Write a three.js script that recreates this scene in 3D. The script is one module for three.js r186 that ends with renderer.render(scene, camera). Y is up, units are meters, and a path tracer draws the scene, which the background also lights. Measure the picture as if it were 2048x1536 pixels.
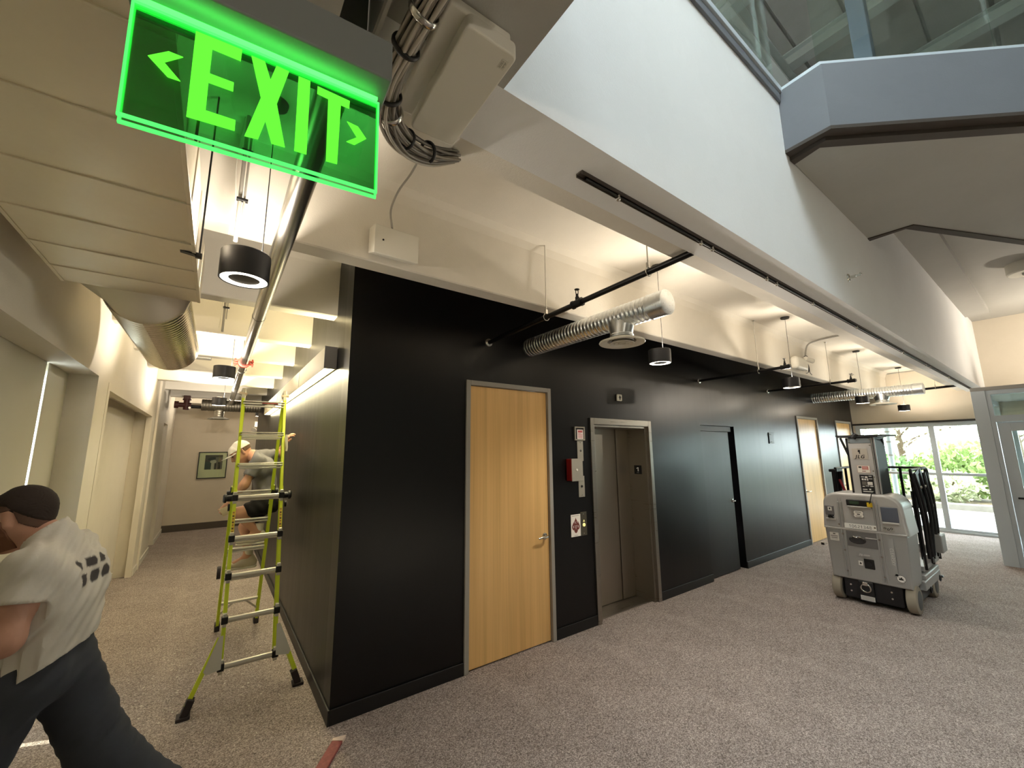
import * as THREE from 'three';
import { RoundedBoxGeometry } from 'three/addons/geometries/RoundedBoxGeometry.js';
import { mergeGeometries, mergeVertices, toCreasedNormals } from 'three/addons/utils/BufferGeometryUtils.js';
import { MarchingCubes } from 'three/addons/objects/MarchingCubes.js';
import { RectAreaLightUniformsLib } from 'three/addons/lights/RectAreaLightUniformsLib.js';

// ---------------------------------------------------------------- camera, sky, exposure
RectAreaLightUniformsLib.init();
const scene = new THREE.Scene();
const camera = new THREE.PerspectiveCamera(87.1, 4 / 3, 0.05, 200);
camera.position.set(-0.791, 1.83, 3.238);
camera.rotation.order = 'YXZ';
camera.rotation.set(THREE.MathUtils.degToRad(9.42), THREE.MathUtils.degToRad(-36.09), THREE.MathUtils.degToRad(-0.54));
scene.background = new THREE.Color(0.90, 0.91, 1.0);
scene.backgroundIntensity = 13.6;
const renderer = new THREE.WebGLRenderer({ antialias: true });
renderer.toneMapping = THREE.LinearToneMapping;
renderer.toneMappingExposure = 1.25;
renderer.shadowMap.enabled = true;
// the sun stands high behind the building and lights the patio and the parking outside
const sun = new THREE.DirectionalLight(0xfff2dc, 14);
sun.position.set(9, 34, -2); sun.target.position.set(18, 0, 2);
sun.castShadow = true; sun.shadow.radius = 1;
Object.assign(sun.shadow.camera, { left: -25, right: 25, top: 25, bottom: -25, near: 1, far: 90 });
scene.add(sun, sun.target);
const WARM = new THREE.Color(1.0, 0.89, 0.74), COOLWHITE = new THREE.Color(1.0, 0.92, 0.80);
const UP_CD = 4.3, DOWN_CD = 3.4, WALL_NIT = 30;          // pendant up and down light, wall light

// ---------------------------------------------------------------- helpers
let seed = 7;
const rnd = () => { seed = (seed * 1664525 + 1013904223) >>> 0; return seed / 4294967296; };
const rr = (a, b) => a + (b - a) * rnd();
const V = (x, y, z) => new THREE.Vector3(x, y, z);
const names = {};
function numbered(n) { const k = (names[n] = (names[n] ?? -1) + 1); return k ? n + '_' + String(k).padStart(3, '0') : n; }
function mesh(name, geo, mat, parent) {
  const g = Array.isArray(geo) ? merge(geo) : geo;
  const o = new THREE.Mesh(g, mat); o.castShadow = o.receiveShadow = true;
  o.name = parent ? name : numbered(name);
  (parent || scene).add(o); return o;
}
function tag(o, label, category, group, kind) {
  if (label) o.userData.label = label; if (category) o.userData.category = category;
  if (group) o.userData.group = group; if (kind) o.userData.kind = kind; return o;
}
function thing(name, label, category, pos = [0, 0, 0], turn = 0, group) {
  const o = new THREE.Group(); o.name = numbered(name); o.position.set(...pos); o.rotation.y = turn; scene.add(o);
  return tag(o, label, category, group);
}
function copy(src, pos, label, turn) {
  const c = src.clone(); c.name = numbered(src.name.replace(/_\d+$/, '')); c.userData = { ...src.userData };
  if (pos) c.position.set(...pos); if (turn !== undefined) c.rotation.y = turn; if (label) c.userData.label = label;
  scene.add(c); return c;
}
const structure = (name, geo, mat, parent) => { const o = mesh(name, geo, mat, parent); if (!parent) o.userData.kind = 'structure'; return o; };
function structGroup(name, label, category, pos = [0, 0, 0], turn = 0) { const o = thing(name, label, category, pos, turn); o.userData.kind = 'structure'; return o; }
function merge(list) {
  const l = list.map((g) => { const q = g.index ? g.toNonIndexed() : g.clone(); for (const k of Object.keys(q.attributes)) if (!['position', 'normal', 'uv'].includes(k)) q.deleteAttribute(k);
    if (!q.attributes.uv) q.setAttribute('uv', new THREE.BufferAttribute(new Float32Array(q.attributes.position.count * 2), 2)); if (!q.attributes.normal) q.computeVertexNormals(); return q; });
  return l.length === 1 ? l[0] : mergeGeometries(l);
}
// uv in metres, laid on by the side that each face looks to
function metric(geo, s = 1) {
  const g = geo.index ? geo.toNonIndexed() : geo; const p = g.attributes.position, n = g.attributes.normal, uv = new Float32Array(p.count * 2);
  for (let i = 0; i < p.count; i++) {
    const ax = Math.abs(n.getX(i)), ay = Math.abs(n.getY(i)), az = Math.abs(n.getZ(i));
    let u, v; if (ay >= ax && ay >= az) { u = p.getX(i); v = p.getZ(i); } else if (ax >= az) { u = p.getZ(i); v = p.getY(i); } else { u = p.getX(i); v = p.getY(i); }
    uv[2 * i] = u * s; uv[2 * i + 1] = v * s;
  }
  g.setAttribute('uv', new THREE.BufferAttribute(uv, 2)); return g;
}
const bb = (x0, x1, y0, y1, z0, z1) => metric(new THREE.BoxGeometry(x1 - x0, y1 - y0, z1 - z0).translate((x0 + x1) / 2, (y0 + y1) / 2, (z0 + z1) / 2));
const rb = (x0, x1, y0, y1, z0, z1, r = 0.006, seg = 2) => metric(new RoundedBoxGeometry(x1 - x0, y1 - y0, z1 - z0, seg, Math.min(r, (x1 - x0) / 2.01, (y1 - y0) / 2.01, (z1 - z0) / 2.01)).translate((x0 + x1) / 2, (y0 + y1) / 2, (z0 + z1) / 2));
const UP = V(0, 1, 0);
function place(g, a, b) { const d = b.clone().sub(a); g.applyQuaternion(new THREE.Quaternion().setFromUnitVectors(UP, d.clone().normalize())); return g.translate((a.x + b.x) / 2, (a.y + b.y) / 2, (a.z + b.z) / 2); }
const P3 = (a) => Array.isArray(a) ? V(...a) : a;
function rod(a, b, r, r2 = r, seg = 14) { a = P3(a); b = P3(b); return place(new THREE.CylinderGeometry(r2, r, a.distanceTo(b), seg), a, b); }
function bar(a, b, w, d, r = 0.002, side) {               // a bar of box section from a to b; w lies along `side`
  a = P3(a); b = P3(b); const y = b.clone().sub(a), L = y.length(); y.normalize();
  const x = (side ? P3(side) : Math.abs(y.x) > 0.9 ? V(0, 0, 1) : V(1, 0, 0)).clone(); x.addScaledVector(y, -x.dot(y)).normalize(); const z = x.clone().cross(y);
  const g = r ? new RoundedBoxGeometry(w, L, d, 1, Math.min(r, w / 2.1, d / 2.1)) : new THREE.BoxGeometry(w, L, d);
  return g.applyMatrix4(new THREE.Matrix4().makeBasis(x, y, z)).translate((a.x + b.x) / 2, (a.y + b.y) / 2, (a.z + b.z) / 2);
}
const tube = (pts, r, seg = 24, rad = 8, closed = false) => new THREE.TubeGeometry(new THREE.CatmullRomCurve3(pts.map(P3), closed, 'centripetal'), seg, r, rad, closed);
const lathe = (prof, seg = 32) => toCreasedNormals(new THREE.LatheGeometry(prof.map((p) => new THREE.Vector2(...p)), seg), 0.6);
function poly(pts) { const s = new THREE.Shape(); pts.forEach((p, i) => i ? s.lineTo(...p) : s.moveTo(...p)); s.closePath(); return s; }
function extr(pts, depth, bevel = 0, holes = []) {
  const s = pts.isShape ? pts : poly(pts); for (const h of holes) s.holes.push(poly(h));
  return new THREE.ExtrudeGeometry(s, { depth, bevelEnabled: bevel > 0, bevelThickness: bevel, bevelSize: bevel, bevelSegments: 2, curveSegments: 10 });
}
// a slab of ground-plan outline (x, z) between two heights
function slab(pts, y0, y1, holes = []) { const g = extr(pts.map(([x, z]) => [x, -z]), y1 - y0, 0, holes.map((h) => h.map(([x, z]) => [x, -z]))); return metric(g.rotateX(-Math.PI / 2).translate(0, y0, 0)); }
// wall in the plane z = const (x, y outline) or x = const (z, y outline)
const wallZ = (pts, z0, z1, holes) => metric(extr(pts, z1 - z0, 0, holes).translate(0, 0, z0));
const wallX = (pts, x0, x1, holes) => metric(extr(pts.map(([z, y]) => [-z, y]), x1 - x0, 0, (holes || []).map((h) => h.map(([z, y]) => [-z, y]))).rotateY(Math.PI / 2).translate(x0, 0, 0));
const rect = (a0, a1, b0, b1) => [[a0, b0], [a1, b0], [a1, b1], [a0, b1]];

// ---------------------------------------------------------------- textures
function lattice(n, s) { let q = s >>> 0; const a = new Float32Array(n * n); for (let i = 0; i < a.length; i++) { q = (q * 1664525 + 1013904223) >>> 0; a[i] = q / 4294967296; } return a; }
function noiseField(N, cx, cy, s) {                        // tileable value noise with cx by cy cells
  const n = Math.max(cx, cy), a = lattice(n, s), out = new Float32Array(N * N);
  for (let y = 0; y < N; y++) for (let x = 0; x < N; x++) {
    const fx = x / N * cx, fy = y / N * cy, ix = Math.floor(fx), iy = Math.floor(fy); let tx = fx - ix, ty = fy - iy; tx = tx * tx * (3 - 2 * tx); ty = ty * ty * (3 - 2 * ty);
    const A = (i, j) => a[(j % cy) * n + (i % cx)];
    out[y * N + x] = (A(ix, iy) * (1 - tx) + A(ix + 1, iy) * tx) * (1 - ty) + (A(ix, iy + 1) * (1 - tx) + A(ix + 1, iy + 1) * tx) * ty;
  } return out;
}
function layered(N, list) { const out = new Float32Array(N * N); let t = 0; for (const [cx, cy, w, s] of list) { const f = noiseField(N, cx, cy, s); t += w; for (let i = 0; i < out.length; i++) out[i] += f[i] * w; } for (let i = 0; i < out.length; i++) out[i] /= t; return out; }
function texture(N, f, rep, srgb) {
  const d = new Uint8Array(N * N * 4); for (let i = 0; i < N * N; i++) { const c = f(i, i % N, Math.floor(i / N)); const a = Array.isArray(c) ? c : [c, c, c]; for (let k = 0; k < 3; k++) d[4 * i + k] = Math.max(0, Math.min(255, a[k])); d[4 * i + 3] = 255; }
  const t = new THREE.DataTexture(d, N, N, THREE.RGBAFormat); t.wrapS = t.wrapT = THREE.RepeatWrapping; t.magFilter = THREE.LinearFilter; t.minFilter = THREE.LinearMipmapLinearFilter; t.generateMipmaps = true;
  if (srgb) t.colorSpace = THREE.SRGBColorSpace; if (rep) t.repeat.set(...(Array.isArray(rep) ? rep : [rep, rep])); t.needsUpdate = true; return t;
}
const mat = (o) => new THREE.MeshStandardMaterial(o);
const phys = (o) => new THREE.MeshPhysicalMaterial(o);
const C = (r, g, b) => new THREE.Color(r / 255, g / 255, b / 255).convertSRGBToLinear();
// printed or lettered flat piece: draw(ctx, w, h)
function printed(w, h, draw, o = {}) {
  const cv = document.createElement('canvas'); cv.width = w; cv.height = h; const c = cv.getContext('2d'); draw(c, w, h);
  const t = new THREE.CanvasTexture(cv); t.colorSpace = THREE.SRGBColorSpace; return mat({ map: t, roughness: 0.55, ...o });
}
// flat print whose face carries the whole canvas: a thin box with the print on the face that looks along +z
function sheet(w, h, d = 0.002) { const g = new THREE.BoxGeometry(w, h, d).toNonIndexed(); const n = g.attributes.normal, uv = g.attributes.uv; for (let i = 0; i < n.count; i++) if (n.getZ(i) < 0.5) uv.setXY(i, 0.01, 0.01); return g; }

const rollerN = layered(512, [[90, 90, 1, 3], [200, 200, 1, 4], [30, 30, 0.5, 5]]);
const rollerT = texture(512, (i) => 255 * rollerN[i], 2.2);
const streakN = layered(512, [[60, 3, 1, 11], [140, 6, 0.7, 12], [22, 2, 1.2, 13], [256, 200, 0.4, 14]]);
const streakT = texture(512, (i) => 255 * (0.36 + 0.06 * streakN[i]), [0.5, 0.28]);
const streakW = layered(512, [[13, 2, 1, 15], [29, 3, 0.5, 16], [60, 4, 0.2, 17]]), streakBump = texture(512, (i) => 255 * streakW[i], [0.5, 0.28]);
const carpetF = layered(1024, [[340, 340, 1, 21], [170, 220, 0.9, 22], [512, 512, 0.7, 23]]), carpetL = layered(1024, [[9, 7, 1, 24], [26, 30, 0.6, 25]]), carpetS = noiseField(1024, 400, 400, 27);
const carpetT = texture(1024, (i) => { const k = (carpetF[i] - 0.5) * 200 + (carpetL[i] - 0.5) * 18 + (carpetS[i] > 0.93 ? 34 : 0); return [148 + k, 136 + k * 0.97, 130 + k * 0.95]; }, 0.9, true);
const carpetB = texture(1024, (i) => 255 * carpetF[i], 0.9);
const plasterN = layered(512, [[7, 7, 1, 31], [20, 20, 0.6, 32], [60, 60, 0.3, 33]]);
const plasterT = (c, amp, rep = 0.4) => texture(256, (i, x, y) => { const k = (plasterN[(y * 2) * 512 + x * 2] - 0.5) * amp; return c.map((v) => v + k); }, rep, true);
const brushedN = layered(512, [[4, 220, 1, 41], [12, 400, 0.8, 42], [3, 5, 0.6, 43]]);
const brushedR = texture(512, (i) => 255 * (0.22 + 0.26 * brushedN[i]), [0.9, 0.9]);
const spangleN = layered(512, [[40, 40, 1, 51], [14, 14, 1, 52], [90, 90, 0.5, 53]]);
const ductR2 = texture(256, (i, x, y) => 255 * (0.24 + 0.16 * spangleN[y * 2 * 512 + x * 2]), 2);
const ductR = texture(256, (i, x, y) => 255 * (0.36 + 0.18 * spangleN[y * 2 * 512 + x * 2]), 1.2);
const woodN = layered(512, [[70, 3, 1, 61], [180, 7, 0.7, 62], [18, 2, 1.2, 63], [5, 3, 0.9, 64]]);
const woodT = texture(512, (i, x) => { const k = (woodN[i] - 0.5) * 46 + (Math.floor(x / 128) % 2 ? 3 : -3); return [232 + k * 0.8, 188 + k * 0.8, 122 + k * 0.7]; }, [1.05, 0.4], true);
const concN = layered(512, [[6, 6, 1, 71], [30, 30, 0.7, 72], [200, 200, 0.6, 73]]);
const concT = texture(512, (i) => { const k = (concN[i] - 0.5) * 60; return [116 + k * 0.5, 114 + k * 0.5, 110 + k * 0.5]; }, 0.35, true);

// ---------------------------------------------------------------- materials
const M = {
  black: phys({ color: 0x080809, specularIntensity: 0.95, roughness: 1, roughnessMap: streakT, bumpMap: streakBump, bumpScale: 0.0004 }),
  blackFront: phys({ color: 0x060607, specularIntensity: 0.75, roughness: 0.8, roughnessMap: streakT, bumpMap: streakBump, bumpScale: 0.0007 }),
  blackTrim: mat({ color: 0x0b0b0c, roughness: 0.45 }),
  cream: mat({ map: plasterT([226, 219, 204], 7), roughness: 0.75, bumpMap: rollerT, bumpScale: 0.0005 }),
  beige: mat({ map: plasterT([206, 196, 178], 7), roughness: 0.75, bumpMap: rollerT, bumpScale: 0.0005 }),
  white: mat({ map: plasterT([238, 238, 238], 4), roughness: 0.7, bumpMap: rollerT, bumpScale: 0.0005 }),
  ceil: mat({ map: plasterT([228, 222, 210], 9, 0.3), roughness: 0.82, bumpMap: rollerT, bumpScale: 0.0008 }),
  grey: mat({ color: C(150, 150, 146), roughness: 0.6 }),
  soffit: mat({ map: plasterT([168, 166, 160], 6), roughness: 0.7, bumpMap: rollerT, bumpScale: 0.0005 }),
  fascia: mat({ map: plasterT([112, 115, 122], 5), roughness: 0.6, bumpMap: rollerT, bumpScale: 0.0004 }),
  greyPaint: mat({ map: plasterT([172, 170, 164], 6), roughness: 0.7, bumpMap: rollerT, bumpScale: 0.0005 }),
  carpet: mat({ map: carpetT, bumpMap: carpetB, bumpScale: 0.004, roughness: 0.98 }),
  frameGrey: mat({ color: C(158, 154, 146), roughness: 0.45 }),
  maple: mat({ map: woodT, roughness: 0.3 }),
  steel: mat({ color: C(158, 153, 144), metalness: 1, roughness: 1, roughnessMap: brushedR }),
  steelLeaf: mat({ color: C(168, 160, 148), metalness: 1, roughness: 0.36 }),
  chrome: mat({ color: C(205, 203, 198), metalness: 1, roughness: 0.18 }),
  galv: mat({ color: C(226, 230, 232), metalness: 1, roughness: 1, roughnessMap: ductR2 }),
  galvDuct: mat({ color: C(232, 224, 206), metalness: 1, roughness: 1, roughnessMap: ductR }),
  pipe: mat({ color: C(178, 176, 172), metalness: 1, roughness: 0.26 }),
  blackIron: mat({ color: 0x0d0d0e, roughness: 0.38, metalness: 0.3 }),
  blackPlastic: mat({ color: 0x111112, roughness: 0.5 }),
  alu: mat({ color: C(206, 216, 224), metalness: 0.1, roughness: 0.42 }),
  aluWhite: mat({ color: C(196, 206, 214), metalness: 0.15, roughness: 0.45 }),
  whitePlastic: mat({ color: C(222, 218, 206), roughness: 0.5 }),
  darkTrim: mat({ color: C(64, 56, 50), roughness: 0.7 }),
  glass: phys({ color: 0xf4fbf8, transmission: 1, thickness: 0, roughness: 0.02, ior: 1.5 }),
  red: mat({ color: C(150, 28, 24), roughness: 0.45 }),
  lampBlack: mat({ color: C(40, 40, 44), roughness: 0.4 }),
  ring: mat({ color: 0xffffff, emissive: 0xfff0d8, emissiveIntensity: 11 }),
  concrete: mat({ map: concT, roughness: 0.9 }),
};
// ================================================================ the building
const XE = 12.25, XL = -1.65, ZE = -9.7, ZB = 6.8, CE = 3.6, SO = 3.0, YR = 8.0;
structure('floor', slab(rect(-2.0, XE + 0.1, ZE - 0.2, ZB + 0.2), -0.12, 0), M.carpet);
// ---- black core: front wall with its openings, side wall along the corridor
function notched(x0, x1, y1, ops) { const p = [[x0, 0]]; for (const [a, b, h] of ops) p.push([a, 0], [a, h], [b, h], [b, 0]); p.push([x1, 0], [x1, y1], [x0, y1]); return p; }
const OPS = [[1.08, 2.03, 2.45], [2.70, 3.76, 2.16], [5.03, 6.05, 2.19], [8.70, 9.75, 2.45], [10.98, 12.02, 2.45]];
structure('wall_front', wallZ(notched(0, XE, CE, OPS), -0.2, 0), M.blackFront);
structure('wall_side', bb(0, 0.2, 0, CE, -8.4, -0.2), M.black);
for (const [a, b] of [[0, 1.04], [2.07, 2.66], [3.80, 5.03], [6.05, 8.66], [9.79, 10.94]]) structure('baseboard_front', rb(a, b, 0, 0.1, 0, 0.014, 0.004), M.blackTrim);
structure('baseboard_side', rb(-0.014, 0, 0, 0.1, -8.4, 0.014, 0.004), M.blackTrim);
// core behind the doors stays closed
structure('wall_core', [bb(0.9, 2.3, 0, 2.7, -0.75, -0.7), bb(4.9, 6.2, 0, 2.5, -0.75, -0.7), bb(8.5, 12.2, 0, 2.7, -0.75, -0.7)], M.blackTrim);
// ---- corridor: end wall, left window wall
structure('wall_end', bb(XL - 0.3, 3.2, 0, CE, ZE - 0.2, ZE), M.beige);
structure('baseboard_end', rb(XL, 3.0, 0, 0.16, ZE, ZE + 0.016, 0.004), mat({ color: C(84, 77, 70), roughness: 0.9 }));
structure('wall_passage', bb(3.0, 3.2, 0, CE, ZE, -8.2), M.beige);
structure('wall_passage', bb(0.2, 3.0, 0, CE, -8.4, -8.2), M.beige);
const leftOps = [[-8.15, -7.35, 2.45], [-5.5, -2.0, 2.5], [-1.6, 1.9, 2.5]];
structure('wall_left', wallX(notched(ZE, ZB, YR, leftOps), XL - 0.3, XL), M.cream);
structure('wall_recess', bb(XL - 0.34, XL - 0.22, 0, 2.55, -5.55, -1.95), M.cream);
structure('wall_recess', bb(XL - 0.3, XL - 0.25, 0, 2.5, -8.2, -7.3), M.beige);
structure('trim_1', rb(XL, XL + 0.03, 0, CE, -5.98, -5.90, 0.004), M.cream);
structure('trim_2', [rb(XL - 0.07, XL + 0.005, 0, 2.5, -5.5, -5.42, 0.003), rb(XL - 0.07, XL + 0.005, 0, 2.5, -2.08, -2.0, 0.003), rb(XL - 0.07, XL + 0.004, 2.43, 2.5, -5.42, -2.08, 0.003)], M.cream);
for (const [a, b, x] of [[-9.7, -8.15, XL], [-7.35, -5.5, XL], [-5.42, -2.08, XL - 0.22], [-2.0, -1.6, XL], [1.9, 6.8, XL]]) structure('baseboard_left', rb(x, x + 0.016, 0, 0.1, a, b, 0.004), M.whitePlastic);
// window bay with two drawn shades; a slit of daylight between them
{
  const w = structGroup('window_1', 'window bay on the left closed by two pale roller shades with a bright slit of daylight between', 'window');
  const shadeM = phys({ color: C(205, 200, 184), roughness: 0.9, transmission: 0.06, thickness: 0 });
  const f = []; for (const [a, b] of [[-1.6, -1.55], [1.85, 1.9]]) f.push(rb(-1.93, -1.86, 0.1, 2.5, a, b, 0.003)); f.push(rb(-1.93, -1.86, 0, 0.1, -1.6, 1.9, 0.003), rb(-1.93, -1.86, 2.42, 2.5, -1.6, 1.9, 0.003));
  mesh('window_frame', f, M.cream, w);
  mesh('pane', bb(-1.925, -1.919, 0.1, 2.42, -1.55, 1.85), M.glass, w);
  mesh("roller_shade", rb(-1.835, -1.829, -0.01, 2.5, -1.599, -1.105, 0.002), shadeM, w);
  mesh("roller_shade", rb(-1.835, -1.829, -0.01, 2.5, -1.06, 1.899, 0.002), shadeM, w);
}
// ---- ceiling slab with its concrete ribs
structure('ceiling', slab(rect(XL, XE, ZE, 2.03), CE, CE + 0.16), M.ceil);
structure('ceiling', slab(rect(XL, -0.52, 2.03, ZB), CE, CE + 0.16), M.ceil);
function rib(x0, x1, z, y = 3.04) { // a rib tapers a little and meets the slab with a fillet
  const s = [[-0.072, y + 0.008], [-0.064, y], [0.064, y], [0.072, y + 0.008], [0.08, 3.5], [0.1, 3.56], [0.14, 3.6], [-0.14, 3.6], [-0.1, 3.56], [-0.08, 3.5]];
  return metric(extr(s, x1 - x0).rotateY(Math.PI / 2).translate(x0, 0, z));
}
structure('ceiling_rib', rib(XL, XE, 0.68), M.ceil);
structure('ceiling_rib', rib(-0.52, XE, 1.955), M.ceil);
for (let k = 0; k < 8; k++) structure('ceiling_rib', rib(XL, 0.0, -0.585 - 1.225 * k), M.ceil);
// ---- girder and tall white wall of the open well, beam across, grey bulkhead with an open slot
structure('wall_well', wallZ([[-0.52, SO], [XE, SO], [XE, 4.5], [4.42, 4.5], [4.42, 4.42], [-0.52, 4.42]], 2.035, 2.3), M.white);
structure('ceiling_beam', bb(-0.52, -0.13, SO, 4.42, 2.3, ZB), M.greyPaint);
{
  const s = extr(rect(-1.02, -0.525, -4.6, -2.1), 0.03, 0, [[[-0.625, -3.4], [-0.535, -3.4], [-0.535, -2.17], [-0.625, -2.17]]]);
  structure('trim_3', [metric(s.rotateX(-Math.PI / 2).translate(0, 2.97, 0)), bb(-1.02, -0.525, 3.0, CE, 2.1, 2.13), bb(-1.02, -1.0, 3.0, CE, 2.13, 4.6), bb(-1.0, -0.525, 3.0, CE, 4.57, 4.6)], M.greyPaint);
}
// ---- second floor: slab with angled edges, recess in its soffit, dark edge channel
const EDGE = [[2.36, 2.3], [2.35, 2.575], [4.05, 4.05], [4.05, ZB]];
const REC = [[4.42, 2.3], [4.41, 2.57], [7.3, 3.85], [XE, 3.85]];
structure('ceiling_soffit', slab([...EDGE, [XE, ZB], [XE, 3.85], ...REC.slice(0, 3).reverse()], 3.96, 4.44), M.fascia);
structure('ceiling_recess', slab([[4.42, 2.3], [4.3, 2.6], [7.2, 4.0], [XE, 4.0], [XE, 2.3]], 4.5, 4.6), M.soffit);
structure('ceiling_recess', bb(4.5, 11.2, 4.40, 4.5, 2.3, 2.62), M.soffit);
const ribbon = (pts, off) => pts.map(([x, z], i) => { const a = pts[Math.max(0, i - 1)], b = pts[Math.min(pts.length - 1, i + 1)]; const dx = b[0] - a[0], dz = b[1] - a[1], l = Math.hypot(dx, dz); return [x + dz / l * off, z - dx / l * off]; });
function edgeStrip(pts, o0, o1, y0, y1) { const a = ribbon(pts, o0), b = ribbon(pts, o1).reverse(); return slab([...a, ...b], y0, y1); }
structure('trim_4', [edgeStrip(EDGE, 0.0, 0.07, 3.935, 3.96), edgeStrip(EDGE, 0.07, 0.14, 3.905, 3.96)], M.darkTrim);
structure('ceiling_soffit', slab([...ribbon(EDGE, 0.14), [XE, ZB], [XE, 3.85], ...ribbon(REC, -0.06).reverse()], 3.915, 3.96), M.soffit);
structure('trim_5', edgeStrip(REC, -0.07, 0.0, 3.905, 3.97), M.darkTrim);
// ---- far end: wall above the windows, windows, wall over the entrance lobby
structure('wall_right', [wallX([[-0.2, 0], [0.04, 0], [0.04, 2.38], [5.6, 2.38], [5.6, 0], [ZB, 0], [ZB, 4.7], [-0.2, 4.7]], XE, XE + 0.22)], M.beige);
structure('wall_right', [bb(XE, XE + 0.22, 4.7, YR, ZE, ZB), bb(XE, XE + 0.22, 0, 4.7, ZE, -0.2)], M.beige);
{
  const w = structGroup('window_2', 'tall far window wall onto the sunny patio in pale metal frames', 'window');
  const x0 = XE + 0.02, x1 = XE + 0.12;
  mesh('window_frame', [rb(x0, x1, 0, 0.09, 0.04, 2.5, 0.003), rb(x0, x1, 2.29, 2.38, 0.04, 2.5, 0.003), rb(x0, x1, 0.09, 2.29, 0.04, 0.13, 0.003), rb(x0, x1, 0.09, 2.29, 2.42, 2.5, 0.003)], M.aluWhite, w);
  mesh('mullion', rb(x0, x1, 0.09, 2.29, 1.34, 1.43, 0.003), M.aluWhite, w);
  mesh('mullion', [rb(x0, x1, 1.21, 1.265, 1.43, 2.42, 0.003), rb(x0, x1, 1.21, 1.265, 0.13, 1.34, 0.003)], M.aluWhite, w);
  for (const [a, b] of [[0.13, 1.34], [1.43, 2.42]]) for (const [c, d] of [[0.09, 1.21], [1.265, 2.29]]) mesh('pane', bb(XE + 0.065, XE + 0.071, c, d, a, b), M.glass, w);
  mesh('window_sill', rb(XE - 0.03, XE + 0.2, -0.001, 0.04, 0.04, 2.5, 0.004), M.aluWhite, w);
  mesh('head_trim', rb(XE - 0.015, XE + 0.02, 2.38, 2.42, 0.0, 2.5, 0.003), M.blackTrim, w);
}
// ---- entrance lobby of pale metal and glass standing in the room
{
  const w = structGroup('window_3', 'glazed entrance lobby in pale blue grey metal beside the far windows', 'window');
  const X = 9.3, zL = 2.34, zR = 5.4, H = 2.73;
  mesh('corner_post', rb(X, X + 0.16, 0, H, zL, zL + 0.16, 0.004), M.alu, w);
  mesh('corner_post', rb(X, X + 0.16, 0, H, zR - 0.16, zR, 0.004), M.alu, w);
  mesh('header', [rb(X + 0.01, X + 0.15, 2.66, H, zL + 0.16, zR - 0.16, 0.004), rb(X + 0.01, X + 0.15, 2.22, 2.32, zL + 0.16, zR - 0.16, 0.004)], M.aluWhite, w);
  mesh('jamb', [rb(X + 0.01, X + 0.15, 0, 2.22, zL + 0.16, zL + 0.21, 0.003), rb(X + 0.01, X + 0.15, 2.32, 2.66, zL + 0.16, zL + 0.21, 0.003)], M.aluWhite, w);
  mesh('pane', bb(X + 0.07, X + 0.076, 2.32, 2.66, zL + 0.21, zR - 0.16), M.glass, w);
  mesh('roof_panel', rb(X, XE, H, H + 0.06, zL, zR, 0.004), M.greyPaint, w);
  mesh('side_frame', [rb(X + 0.16, XE - 0.01, 2.63, H, zL, zL + 0.1, 0.004), rb(X + 0.16, XE - 0.01, 0, 0.1, zL, zL + 0.1, 0.004), rb(10.75, 10.83, 0.1, 2.63, zL, zL + 0.1, 0.004), rb(XE - 0.09, XE - 0.01, 0.1, 2.63, zL, zL + 0.1, 0.004)], M.aluWhite, w);
  mesh('pane', bb(X + 0.16, XE - 0.05, 0.1, 2.63, zL + 0.04, zL + 0.046), M.glass, w);
  mesh('outer_frame', [rb(XE + 0.02, XE + 0.12, 0, 2.38, 2.5, 2.6, 0.003), rb(XE + 0.02, XE + 0.12, 0, 2.38, 3.95, 4.05, 0.003), rb(XE + 0.02, XE + 0.12, 0, 2.38, 5.5, 5.6, 0.003), rb(XE + 0.02, XE + 0.12, 2.28, 2.38, 2.6, 5.5, 0.003), rb(XE + 0.02, XE + 0.12, 0, 0.14, 2.6, 5.5, 0.003), rb(XE + 0.02, XE + 0.12, 0.95, 1.03, 2.6, 5.5, 0.003)], M.aluWhite, w);
  mesh('pane', bb(XE + 0.065, XE + 0.071, 0.14, 2.28, 2.6, 5.5), M.glass, w);
  const d = structGroup('door_6', 'glass entrance door with pale metal stiles and a push bar', 'door', [X + 0.05, 0, zL + 0.22]);
  mesh('stile', [rb(0, 0.045, 0.01, 2.2, 0, 0.13, 0.003), rb(0, 0.045, 0.01, 2.2, 0.92, 1.05, 0.003), rb(0, 0.045, 2.07, 2.2, 0.13, 0.92, 0.003), rb(0, 0.045, 0.01, 0.26, 0.13, 0.92, 0.003)], M.alu, d);
  mesh('pane', bb(0.02, 0.026, 0.26, 2.07, 0.13, 0.92), M.glass, d);
  mesh('push_bar', [rod([-0.07, 1.04, 0.06], [-0.07, 1.04, 0.98], 0.014), rod([-0.07, 1.04, 0.1], [0.0, 1.04, 0.1], 0.01), rod([-0.07, 1.04, 0.95], [0.0, 1.04, 0.95], 0.01)], M.blackIron, d);
  const e = d.clone(); e.name = 'door_7'; names.door_7 = 0; e.userData = { label: 'second glass entrance door leaf to the right of the first', category: 'door', kind: 'structure' }; e.position.z += 1.1; scene.add(e);
}
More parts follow.
